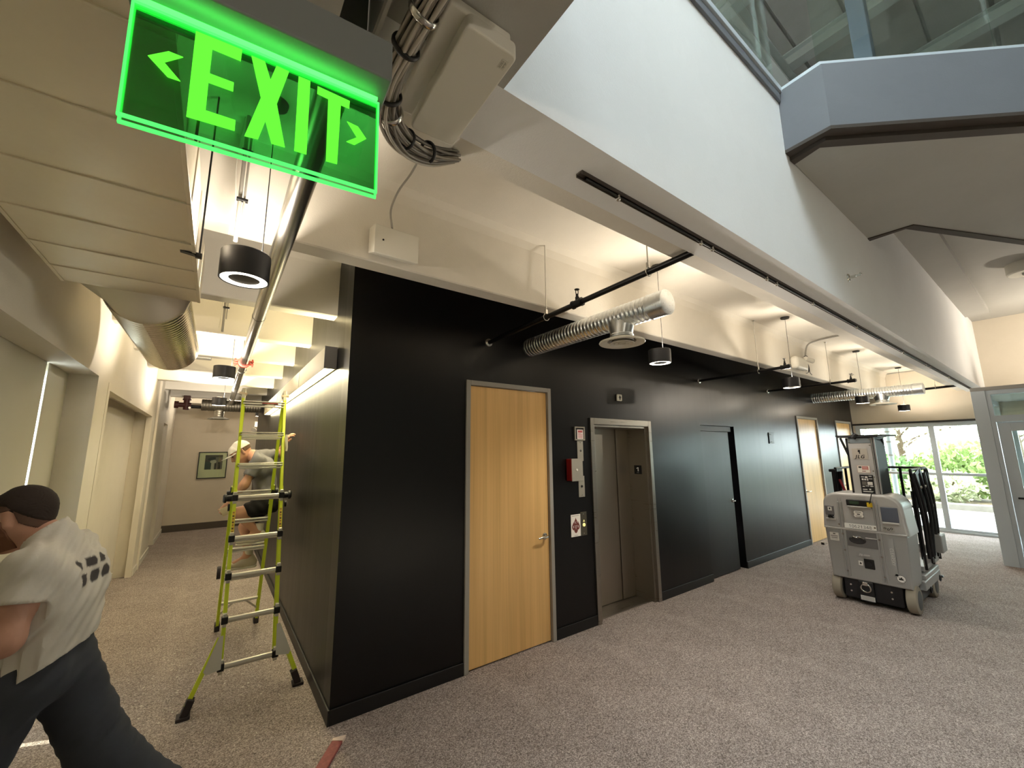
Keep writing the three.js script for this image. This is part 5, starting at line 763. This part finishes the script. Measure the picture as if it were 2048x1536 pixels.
// ---- man striding out of the picture on the left
{
  const F = V(-0.98, 0, -0.2), S = V(-0.2, 0, 0.98);                     // walking direction and his left
  const at = (o, f, u, s) => [o[0] + F.x * f + S.x * s, o[1] + u, o[2] + F.z * f + S.z * s];
  const pel = [-1.275, 1.05, 0.725];
  const hipL = at(pel, 0.02, -0.06, 0.09), hipR = at(pel, -0.02, -0.06, -0.09);
  const kneeL = at(pel, 0.15, -0.47, 0.09), ankL = at(pel, 0.28, -0.95, 0.09), kneeR = at(pel, -0.21, -0.44, -0.08), ankR = at(pel, -0.56, -0.83, -0.07);
  const waist = at(pel, -0.02, 0.12, 0), mid = at(pel, -0.035, 0.21, 0), chest = at(pel, -0.02, 0.30, 0), neckB = at(pel, 0.035, 0.44, 0.0), skull = at(pel, 0.13, 0.545, 0.0);
  const shL = at(pel, -0.01, 0.375, 0.185), shR = at(pel, 0.02, 0.375, -0.185), elL = at(pel, 0.0, 0.145, 0.245), elR = at(pel, 0.2, 0.14, -0.25), wrL = at(pel, 0.19, 0.07, 0.17), wrR = at(pel, 0.42, 0.08, -0.16);
  const fwdH = V(F.x, -0.3, F.z).addScaledVector(S, -0.1), hm = frame(skull, fwdH, [F.x * 0.3, 1, F.z * 0.3]);
  const pair = (o, w, r) => [at(o, 0, 0, -w), at(o, 0, 0, w), r, r];
  const body = [pair(pel, 0.075, 0.1), pair(waist, 0.07, 0.09), pair(mid, 0.085, 0.092), pair(chest, 0.1, 0.092), [pel, waist, 0.1, 0.09], [waist, chest, 0.09, 0.09], [chest, neckB, 0.08, 0.058], [neckB, at(skull, -0.05, -0.06, 0), 0.058, 0.054],
    [shL, at(neckB, -0.03, -0.04, 0.05), 0.052, 0.055], [shR, at(neckB, -0.03, -0.04, -0.05), 0.052, 0.055], [shL, elL, 0.05, 0.042], [elL, wrL, 0.043, 0.027], [shR, elR, 0.05, 0.042], [elR, wrR, 0.043, 0.027], [hipL, kneeL, 0.08, 0.055], [kneeL, ankL, 0.055, 0.038], [hipR, kneeR, 0.08, 0.055], [kneeR, ankR, 0.055, 0.038], [ankL, at(ankL, 0.13, -0.06, 0), 0.038, 0.03], [ankR, at(ankR, 0.07, -0.13, 0), 0.038, 0.03]];
  const hf = headField(), skin = skinM(C(182, 136, 114));
  const handDirL = V(...wrL).sub(V(...elL)), handDirR = V(...wrR).sub(V(...elR));
  const g = merge([surface(body, 0.05, 0.012), headGeo(hf, hm), handGeo(wrL, handDirL.toArray(), S.toArray(), 0.55, true), handGeo(wrR, handDirR.toArray(), S.clone().negate().toArray(), 0.55, false)]);
  const o = mesh('person', g, skin); tag(o, 'man in a pale grey t-shirt and blue jeans striding past on the left, head bowed', 'person');
  // close-cropped hair and short beard grow on the head
  const scalp = (x, y, z) => { const line = z > 0.02 ? 0.034 + (z - 0.02) * 0.95 : z > -0.02 ? 0.02 + (z + 0.02) * 0.35 : 0.02 + (z + 0.02) * 1.35, over = Math.max(0, Math.min(1, (y - line) / 0.03)); return hf(x, y, z) + 0.002 - 0.0065 * over - 0.0012 * Math.sin(x * 700) * Math.sin(y * 640) * Math.sin(z * 610) + (y < line - 0.012 ? 0.02 : 0); };
  mesh('hair', headGeo(scalp, hm), mat({ color: C(42, 31, 25), roughness: 0.9 }), o);
  const beard = (x, y, z) => { const d = hf(x, y, z) - 0.004 - 0.001 * Math.sin(x * 800) * Math.sin(y * 700); return Math.max(d, y + 0.04 + Math.max(0, Math.abs(z - 0.03) - 0.05) * 0.2 - (Math.abs(x) > 0.05 ? 0.03 : 0), -0.02 - z + 0.02, -(y + 0.125)); };
  mesh('beard', headGeo(beard, hm), mat({ color: C(116, 76, 56), roughness: 0.9 }), o);
  const fade = (x, y, z) => { const line = z > -0.02 ? -0.015 - Math.max(0, z - 0.03) : -0.015 + (z + 0.02) * 1.2, top = z > 0.03 ? 0.06 : 1; return Math.max(hf(x, y, z) - 0.0022, line - y, z - 0.05) + (Math.abs(z + 0.005) < 0.028 && y < 0.02 ? 0.01 : 0); };
  mesh('hair_fade', headGeo(fade, hm), mat({ color: C(92, 68, 56), roughness: 0.95 }), o);
  for (const s of [-1, 1]) mesh('eye', new THREE.SphereGeometry(0.011, 16, 12).translate(s * 0.032, 0.004, 0.09).applyMatrix4(hm), mat({ color: C(70, 52, 44), roughness: 0.2 }), o);
  mesh('eyebrow', [-1, 1].map((s) => tube([[s * 0.015, 0.028, 0.093], [s * 0.034, 0.034, 0.09], [s * 0.052, 0.026, 0.078]], 0.0045, 10, 6).applyMatrix4(hm)), mat({ color: C(48, 32, 26), roughness: 0.9 }), o);
  // t-shirt: body and sleeves a little larger than the trunk, folds run towards the hem
  const slL = blend(shL, elL, 0.52), slR = blend(shR, elR, 0.7);
  const shirt = [pair(at(pel, 0, -0.02, 0), 0.092, 0.124), pair(at(pel, 0, 0.06, 0), 0.09, 0.118), pair(waist, 0.085, 0.106), pair(mid, 0.1, 0.106), pair(chest, 0.112, 0.105), [at(pel, 0, 0, 0), waist, 0.11, 0.105], [waist, chest, 0.105, 0.105], [chest, at(neckB, -0.01, 0.0, 0), 0.09, 0.07], [at(neckB, -0.02, -0.01, 0), at(neckB, 0.02, 0.06, 0), 0.072, 0.068], [shL, at(neckB, -0.03, -0.035, 0.05), 0.064, 0.064], [shR, at(neckB, -0.03, -0.035, -0.05), 0.064, 0.064], [shL, slL, 0.068, 0.07], [shR, slR, 0.068, 0.07]];
  const elDirL = V(...elL).sub(V(...shL)).normalize(), elDirR = V(...elR).sub(V(...shR)).normalize(), neckDir = V(...skull).sub(V(...neckB)).normalize(), spine = V(...chest).sub(V(...pel)).normalize();
  const cut = (p, q, d) => (p.x - q[0]) * d.x + (p.y - q[1]) * d.y + (p.z - q[2]) * d.z, tmp = V(0, 0, 0);
  const cloth = (x, y, z, d) => { tmp.set(x, y, z); const f = (x - pel[0]) * F.x + (z - pel[2]) * F.z, s = (x - pel[0]) * S.x + (z - pel[2]) * S.z, u = y - pel[1];
    const q = u * 34 + f * 46 + s * 16, fold = Math.sin(q + Math.sin(s * 21) * 0.8), fine = Math.sin(q * 2.3 + s * 30);
    let w = d - (f > 0.03 ? 0.002 : 0.006) * fold * Math.max(0, 1 - Math.abs(u - 0.08) * 4.5) - 0.003 * fine - 0.004 * Math.sin(s * 30 - u * 28) * Math.max(0, 1 - Math.abs(u - 0.3) * 6);
    if (Math.abs(s) > 0.195) w = Math.max(w, s > 0 ? cut(tmp, slL, elDirL) : cut(tmp, slR, elDirR)); w = Math.max(w, cut(tmp, at(neckB, 0.02, 0.03, 0), neckDir), -0.035 - 0.55 * f - u); return w; };
  const sg = surface(shirt, 0.035, 0.009, cloth), p = sg.attributes.position, n = sg.attributes.normal, col = new Float32Array(p.count * 3), base = C(200, 194, 183), ink = C(64, 60, 60), pr = C(150, 145, 138);
  for (let i = 0; i < p.count; i++) { // dark lettering printed across the upper back, long since blurred by wear
    const x = p.getX(i) - chest[0], y = p.getY(i) - chest[1], z = p.getZ(i) - chest[2], f = x * F.x + z * F.z, s = x * S.x + z * S.z, back = n.getX(i) * F.x + n.getZ(i) * F.z < -0.1; const t = s * 30;
    const v = p.getY(i) - pel[1]; const band = (c, h) => Math.abs(v - c) < h && Math.abs(s) < 0.11 && Math.sin(t * 2.4 + c * 90) > -0.35; const on = back && (band(0.345, 0.016) || band(0.285, 0.022)); const q = on ? ink : base; col[3 * i] = q.r; col[3 * i + 1] = q.g; col[3 * i + 2] = q.b; }
  sg.setAttribute('color', new THREE.BufferAttribute(col, 3));
  mesh('t_shirt', sg, mat({ vertexColors: true, roughness: 0.9, side: THREE.DoubleSide }), o);
  const jeans = [pair(pel, 0.08, 0.108), pair(at(pel, 0, 0.06, 0), 0.075, 0.1), pair(at(pel, -0.035, -0.06, 0), 0.08, 0.095), [hipL, kneeL, 0.11, 0.092], [kneeL, at(ankL, 0, 0.06, 0), 0.092, 0.082], [hipR, kneeR, 0.112, 0.096], [kneeR, at(ankR, 0.01, 0.05, 0), 0.096, 0.082]];
  mesh('jeans', surface(jeans, 0.04, 0.009, (x, y, z, d) => { const s = (x - pel[0]) * S.x + (z - pel[2]) * S.z, f = (x - pel[0]) * F.x + (z - pel[2]) * F.z, q = y * 42 + f * 34 + s * 18; return Math.max(d - 0.0034 * Math.sin(q * 0.8 + 2.2 * Math.sin(s * 15 + f * 11 + y * 6)) - 0.003 * Math.sin(y * 17 - f * 30 + s * 22) - 0.0016 * Math.sin(q * 2.3 - s * 36), y - pel[1] - 0.115); }), mat({ color: C(64, 68, 76), roughness: 0.88, map: plasterT([228, 230, 234], 50, 3) }), o);
  for (const [a, d, u] of [[ankL, 0.17, -0.055], [ankR, 0.1, -0.15]]) mesh('shoe', surface([[at(a, -0.05, -0.055, 0), at(a, d * 0.5, u * 0.9 - 0.01, 0), 0.052, 0.05], [at(a, d * 0.4, u, 0), at(a, d + 0.02, u - 0.012, 0), 0.048, 0.04], [at(a, -0.01, 0.0, 0), at(a, -0.02, -0.05, 0), 0.05, 0.052]], 0.03, 0.008), mat({ color: C(52, 46, 42), roughness: 0.7 }), o);
}
// ---- man on the far side of the ladder
{
  const Z = -2.24, p3 = (x, y, dz = 0) => [x, y, Z + dz];
  const pel = p3(-0.26, 1.33), chest = p3(-0.33, 1.67), neckB = p3(-0.43, 1.80), skull = p3(-0.555, 1.85);
  const shN = p3(-0.40, 1.74, 0.17), shF = p3(-0.33, 1.80, -0.17), elN = p3(-0.50, 1.50, 0.2), wrN = p3(-0.62, 1.31, 0.16), elF = p3(-0.15, 1.83, -0.2), wrF = p3(-0.105, 1.96, -0.13);
  const hipN = p3(-0.27, 1.27, 0.09), hipF = p3(-0.27, 1.27, -0.09), kneeN = p3(-0.53, 1.20, 0.12), ankN = p3(-0.32, 0.975, 0.1), kneeF = p3(-0.44, 1.03, -0.06), ankF = p3(-0.39, 0.71, -0.03);
  const hm = frame(skull, [-0.72, -0.62, 0.12], [-0.62, 0.72, 0.0]);
  const s2 = [0, 0, 1], off = (o, k) => [o[0], o[1], o[2] + k];
  const body = [[off(pel, -0.05), off(pel, 0.05), 0.105, 0.105], [off(chest, -0.08), off(chest, 0.08), 0.1, 0.1], [pel, chest, 0.11, 0.11], [chest, neckB, 0.085, 0.058], [neckB, blend(neckB, skull, 0.6), 0.056, 0.054], [shN, off(neckB, 0.05), 0.055, 0.055], [shF, off(neckB, -0.05), 0.055, 0.055], [shN, elN, 0.048, 0.04], [elN, wrN, 0.04, 0.026], [shF, elF, 0.048, 0.04], [elF, wrF, 0.04, 0.026], [hipN, kneeN, 0.082, 0.055], [kneeN, ankN, 0.056, 0.036], [hipF, kneeF, 0.082, 0.055], [kneeF, ankF, 0.056, 0.036], [ankN, [ankN[0] - 0.12, ankN[1] - 0.05, ankN[2]], 0.036, 0.028], [ankF, [ankF[0] - 0.12, ankF[1] - 0.05, ankF[2]], 0.036, 0.028]];
  const hf = headField();
  const o = mesh('person', merge([surface(body, 0.045, 0.012), headGeo(hf, hm), handGeo(wrN, V(...wrN).sub(V(...elN)).toArray(), s2, 0.6, false), handGeo(wrF, V(...wrF).sub(V(...elF)).toArray(), [-1, 0.2, 0], 0.5, true)]), skinM(C(190, 142, 114)));
  tag(o, 'man in white cap, grey t-shirt and black shorts climbing behind the ladder rungs', 'person');
  const scalp = (x, y, z) => Math.max(hf(x, y, z) - 0.005, 0.0 - y + (z > -0.02 ? 0.035 : -0.02));
  mesh('hair', headGeo(scalp, hm), mat({ color: C(92, 70, 52), roughness: 0.9 }), o);
  const capF = (x, y, z) => Math.max(hf(x, y, z) - 0.013, 0.028 - y + z * 0.1);
  const cap = mesh('cap', headGeo(capF, hm, [-0.13, -0.05, -0.15], [0.13, 0.14, 0.14]), mat({ color: C(214, 206, 190), roughness: 0.9 }), o);
  mesh('cap_brim', (() => { const s = new THREE.Shape(); s.moveTo(-0.08, 0.02); s.quadraticCurveTo(-0.09, 0.13, 0, 0.15); s.quadraticCurveTo(0.09, 0.13, 0.08, 0.02); s.quadraticCurveTo(0, 0.075, -0.08, 0.02); const g = new THREE.ExtrudeGeometry(s, { depth: 0.004, bevelEnabled: true, bevelSize: 0.002, bevelThickness: 0.002, bevelSegments: 2 }); g.rotateX(Math.PI / 2); const p = g.attributes.position; for (let i = 0; i < p.count; i++) p.setY(i, p.getY(i) + 0.038 - p.getX(i) * p.getX(i) * 3.2); g.computeVertexNormals(); return g.translate(0, 0, 0.035).applyMatrix4(hm); })(), mat({ color: C(190, 184, 174), roughness: 0.9 }), cap);
  for (const s of [-1, 1]) mesh('eye', new THREE.SphereGeometry(0.011, 14, 10).translate(s * 0.032, 0.004, 0.09).applyMatrix4(hm), mat({ color: C(60, 46, 40), roughness: 0.2 }), o);
  const slN = blend(shN, elN, 0.62), slF = blend(shF, elF, 0.72), tmp = V(0, 0, 0), cut = (p, q, d) => (p.x - q[0]) * d.x + (p.y - q[1]) * d.y + (p.z - q[2]) * d.z;
  const dN = V(...elN).sub(V(...shN)).normalize(), dF = V(...elF).sub(V(...shF)).normalize(), nd = V(...skull).sub(V(...neckB)).normalize();
  mesh('t_shirt', surface([[off(pel, -0.07), off(pel, 0.07), 0.115, 0.115], [off(chest, -0.09), off(chest, 0.09), 0.112, 0.112], [pel, chest, 0.12, 0.12], [chest, neckB, 0.095, 0.066], [shN, off(neckB, 0.05), 0.066, 0.064], [shF, off(neckB, -0.05), 0.066, 0.064], [shN, slN, 0.066, 0.064], [shF, slF, 0.066, 0.062]], 0.05, 0.011, (x, y, z, d) => { tmp.set(x, y, z); let w = d + 0.005 * Math.sin(y * 40 + x * 46) * Math.max(0, 1 - Math.abs(y - 1.45) * 3) + 0.003 * Math.sin(x * 70 - y * 30); if (z > Z + 0.15) w = Math.max(w, cut(tmp, slN, dN)); if (z < Z - 0.15) w = Math.max(w, cut(tmp, slF, dF)); return Math.max(w, cut(tmp, [neckB[0] - 0.012, neckB[1] + 0.01, neckB[2]], nd), 1.31 + (x + 0.26) * 0.2 - y); }), mat({ color: C(112, 110, 110), roughness: 0.92, side: THREE.DoubleSide }), o);
  const shN2 = blend(hipN, kneeN, 0.55), shF2 = blend(hipF, kneeF, 0.62);
  mesh('shorts', surface([[off(pel, -0.06), off(pel, 0.06), 0.112, 0.112], [p3(-0.22, 1.27, -0.06), p3(-0.22, 1.27, 0.06), 0.1, 0.1], [hipN, shN2, 0.1, 0.086], [hipF, shF2, 0.1, 0.088]], 0.05, 0.012, (x, y, z, d) => Math.max(d + 0.004 * Math.sin(x * 60 + y * 50), y - 1.40)), mat({ color: C(22, 20, 22), roughness: 0.9 }), o);
  for (const [a, k] of [[ankN, 0], [ankF, 1]]) {
    const q = (dx, dy) => [a[0] + dx, a[1] + dy, a[2]];
    mesh('sock', surface([[q(0, 0.11), q(0.0, 0.0), 0.044, 0.042]], 0.02, 0.007, (x, y, z, d) => Math.max(d, y - a[1] - 0.1)), mat({ color: C(214, 206, 190), roughness: 0.95 }), o);
    const sh = mesh('shoe', surface([[q(0.045, -0.055), q(-0.06, -0.06), 0.046, 0.044], [q(-0.05, -0.062), q(-0.17, -0.078), 0.042, 0.033], [q(0.012, -0.01), q(-0.03, -0.045), 0.048, 0.046]], 0.03, 0.006, (x, y, z, d) => Math.max(d, a[1] - 0.1 - y)), mat({ color: k ? C(196, 184, 164) : C(206, 198, 184), roughness: 0.8 }), o);
    mesh('shoe_sole', surface([[q(0.045, -0.098), q(-0.17, -0.104), 0.044, 0.036]], 0.01, 0.006, (x, y, z, d) => Math.max(d, Math.abs(y - a[1] + 0.102) - 0.011)), mat({ color: C(222, 214, 198), roughness: 0.7 }), sh);
    mesh('shoe_laces', tube([q(-0.02, 0.01), q(-0.055, -0.012), q(-0.09, -0.026)], 0.016, 12, 8).scale(1, 1, 1), M.blackPlastic, sh);
  }
  const rag = mesh('folded_paper', (() => { const g = new THREE.BoxGeometry(0.07, 0.1, 0.004, 8, 10, 1), p = g.attributes.position; for (let i = 0; i < p.count; i++) p.setZ(i, p.getZ(i) + 0.012 * Math.sin(p.getX(i) * 50) + 0.01 * Math.cos(p.getY(i) * 40)); g.computeVertexNormals(); return g; })(), mat({ color: C(216, 200, 166), roughness: 0.9 }));
  rag.position.set(-0.645, 1.235, Z + 0.17); rag.rotation.set(0.3, 0.4, 0.5); tag(rag, 'small crumpled pale paper in the hand of the man on the ladder', 'paper');
}
// ================================================================ outside: patio, planting, parking
{
  const slabM = mat({ map: concT, roughness: 0.9 }), joint = 0.012;
  structure('ground_outside', bb(XE + 0.1, 70, -0.3, -0.06, -40, 40), mat({ color: C(150, 148, 140), roughness: 0.95 }));
  const pav = structGroup('patio', 'pale concrete patio slabs outside the far windows', 'patio');
  const slabGeo = rb(0, 1, 0, 1, 0, 1, 0.01); void slabGeo;
  for (const [x0, x1] of [[XE + 0.22, 13.7], [13.7, 15.3], [15.3, 17.2]]) for (const [z0, z1] of [[-4, -1.6], [-1.6, 0.55], [0.55, 2.6], [2.6, 4.8], [4.8, 7.5]]) mesh('paving_slab', rb(x0 + joint / 2, x1 - joint / 2, -0.08, -0.02, z0 + joint / 2, z1 - joint / 2, 0.006), slabM, pav);
  structure('kerb', rb(17.2, 17.5, -0.08, 0.16, -8, 8, 0.03), slabM);
  structure('planting_bed', bb(17.5, 23, -0.1, 0.06, -9, 9), mat({ color: C(96, 84, 66), roughness: 1 }));
  structure('canopy', bb(XE + 0.22, 14.0, 2.9, 3.05, -9, 9), M.greyPaint);  // out of view, placed to shade the patio beside the windows
  // leaves
  const leafG = (() => { const g = new THREE.PlaneGeometry(0.09, 0.16, 2, 4), p = g.attributes.position; for (let i = 0; i < p.count; i++) { const y = p.getY(i) / 0.16 + 0.5, w = Math.sin(Math.PI * Math.min(1, y * 0.92 + 0.06)); p.setX(i, p.getX(i) * w); p.setZ(i, -Math.abs(p.getX(i)) * 0.3 - 0.03 * y * y); } g.translate(0, 0.08, 0); g.computeVertexNormals(); return g; })();
  const leafM = [[132, 156, 92], [112, 146, 92], [182, 190, 158], [112, 138, 92]].map((c) => phys({ color: C(...c), roughness: 0.8, transmission: 0.4, thickness: 0, side: THREE.DoubleSide }));
  const barkM = mat({ color: C(92, 78, 62), roughness: 0.95 });
  const Q = new THREE.Quaternion(), E3 = new THREE.Euler(), m4 = new THREE.Matrix4();
  function foliage(o, n, c, r, m, s0) { const f = new THREE.InstancedMesh(leafG, m, n = Math.round(n * 1.7)); for (let i = 0; i < n; i++) { const u = rr(-1, 1), a = rr(0, 6.283), k = Math.pow(rnd(), 0.28), q = Math.sqrt(1 - u * u); const bump = 1 + 0.16 * Math.sin(a * 5 + u * 6); const p = V(c[0] + Math.cos(a) * q * r[0] * k * bump, Math.max(0.08, c[1] + u * r[1] * k * bump), c[2] + Math.sin(a) * q * r[2] * k * bump); E3.set(rr(-1.2, 1.2), rr(0, 6.3), rr(-1.2, 1.2)); const s = s0 * 0.72 * rr(0.6, 1.3); m4.compose(p, Q.setFromEuler(E3), V(s, s, s)); f.setMatrixAt(i, m4); } f.name = 'foliage'; f.userData.kind = 'stuff'; o.add(f); }
  function bush(label, x, z, h, w, n, m, s0) { const o = thing('shrub', label, 'shrub', [x, 0.05, z]); for (let k = 0; k < 5; k++) { const a = k * 1.26; mesh('stem', tube([[Math.cos(a) * 0.06, 0, Math.sin(a) * 0.06], [Math.cos(a) * w * 0.2, h * 0.35, Math.sin(a) * w * 0.2], [Math.cos(a) * w * 0.4, h * 0.75, Math.sin(a) * w * 0.4]], 0.02, 10, 6), barkM, o); } foliage(o, n, [0, h * 0.52, 0], [w * 0.55, h * 0.5, w * 0.6], m, s0); return o; }
  bush('bright green shrub seen in the right hand window pane', 19.9, 0.9, 1.75, 2.1, 1500, leafM[0], 1.5);
  bush('green shrub left of the middle window mullion', 19.6, -1.3, 1.55, 2.0, 1300, leafM[1], 1.5);
  bush('low pale green shrub by the kerb in the lower right pane', 18.1, 0.6, 0.95, 1.3, 1100, leafM[2], 1.3);
  bush('low shrub by the kerb under the left window pane', 18.0, -1.1, 0.9, 1.2, 900, leafM[0], 1.3);
  bush('shrub beyond the handrail at the right end of the planting bed', 19.5, 3.2, 1.4, 2.0, 1000, leafM[3], 1.5);
  function tree(label, x, z, h, r, n, m) { const o = thing('tree', label, 'tree', [x, 0, z]); mesh('trunk', tube([[0, 0, 0], [0.06, h * 0.3, 0.05], [-0.05, h * 0.6, 0], [0.05, h * 0.85, 0.05]], 0.11, 20, 10), barkM, o); for (let k = 0; k < 6; k++) { const a = k * 1.05 + 0.4; mesh('branch', tube([[0, h * (0.36 + 0.06 * k), 0], [Math.cos(a) * r * 0.4, h * (0.45 + 0.06 * k), Math.sin(a) * r * 0.4], [Math.cos(a) * r * 0.8, h * (0.5 + 0.065 * k), Math.sin(a) * r * 0.8]], 0.035, 12, 6), barkM, o); } foliage(o, Math.round(n * 0.42), [0, h * 0.68, 0], [r, h * 0.34, r], m, 1.7); return o; }
  tree('pale leaved tree behind the left window panes', 22.0, -1.0, 4.6, 2.0, 1500, leafM[2]);
  tree('tree with thin branches behind the right window pane', 22.6, 2.0, 5.0, 2.1, 1400, leafM[2]);
  tree('darker tree farther left beyond the patio', 24.5, -4.6, 6.2, 2.6, 1600, leafM[3]);
  tree('tree beyond the parking seen through the entrance lobby', 30.0, 9.5, 6.0, 3.0, 1700, leafM[1]);
  tree('second tree beyond the parking lot', 33.0, 15.5, 6.5, 3.2, 1700, leafM[3]);
  // handrail on the patio
  { const o = thing('handrail', 'pale tubular handrail loop standing on the patio', 'handrail', [15.1, -0.02, 2.14]); mesh('rail', tube([[0, 0, 0], [0, 0.78, -0.02], [0.05, 0.86, 0], [0.5, 0.92, 0.1], [1.1, 0.93, 0.22], [1.2, 0.88, 0.24], [1.22, 0, 0.25]], 0.03, 60, 10), M.frameGrey, o); mesh('post', rod([0.62, 0, 0.12], [0.62, 0.92, 0.12], 0.022), M.aluWhite, o); }
  { const o = thing('downspout', 'white banded downpipe just outside the left window panes', 'downpipe', [12.95, 0, 0.5]); mesh('pipe', rod([0, -0.05, 0], [0, 2.9, 0], 0.055, 0.055, 18), M.aluWhite, o); for (const y of [0.5, 1.25, 1.62, 1.95, 2.2]) mesh('band', rod([0, y, 0], [0, y + 0.04, 0], 0.062, 0.062, 18), M.frameGrey, o); }
  { const o = thing('planter_box', 'dark planter box beside the handrail', 'planter', [18.0, 0.05, 2.75]); mesh('box', rb(-0.3, 0.3, 0, 1.25, -0.25, 0.25, 0.02), M.blackPlastic, o); mesh('rim', rb(-0.32, 0.32, 1.22, 1.28, -0.27, 0.27, 0.01), M.darkTrim, o); }
  // parked cars seen through the lobby doors
  function car(label, x, z, turn, c) {
    const o = thing('car', label, 'car', [x, 0, z], turn), paint = phys({ color: C(...c), roughness: 0.3, clearcoat: 1, metalness: 0.2 });
    mesh('body', extr([[-2.1, 0.28], [-2.15, 0.62], [-2.0, 0.82], [-1.2, 0.92], [-0.75, 1.36], [0.55, 1.44], [1.35, 1.02], [2.0, 0.92], [2.15, 0.7], [2.15, 0.3]], 1.62, 0.06).translate(0, 0, -0.81), paint, o);
    mesh('window_glass', [extr([[-1.08, 0.95], [-0.72, 1.3], [-0.1, 1.34], [-0.1, 0.97]], 1.76, 0).translate(0, 0, -0.88), extr([[0.0, 0.97], [0.0, 1.35], [0.5, 1.37], [1.15, 1.0]], 1.76, 0).translate(0, 0, -0.88)], mat({ color: C(34, 40, 46), roughness: 0.1 }), o);
    for (const wx of [-1.3, 1.35]) for (const s of [-1, 1]) { const w = mesh('wheel', rod([wx, 0.32, s * 0.72], [wx, 0.32, s * 0.88], 0.32, 0.32, 28), M.blackPlastic, o); mesh('hub_cap', rod([wx, 0.32, s * 0.7], [wx, 0.32, s * 0.892], 0.2, 0.2, 20), M.alu, w); }
    mesh('head_lamp', [-1, 1].map((s) => rb(-2.19, -2.05, 0.6, 0.74, s * 0.6 - 0.15, s * 0.6 + 0.15, 0.02)), mat({ color: C(220, 222, 224), roughness: 0.2 }), o);
  }
  car('white car parked beyond the entrance doors', 22.5, 7.2, 1.45, [226, 228, 230]);
  car('grey car parked behind the white one', 25.5, 10.2, 1.5, [96, 104, 112]);
  car('dark car parked at the left beyond the shrubs', 27.5, 4.6, 1.55, [46, 48, 54]);
}
renderer.render(scene, camera);
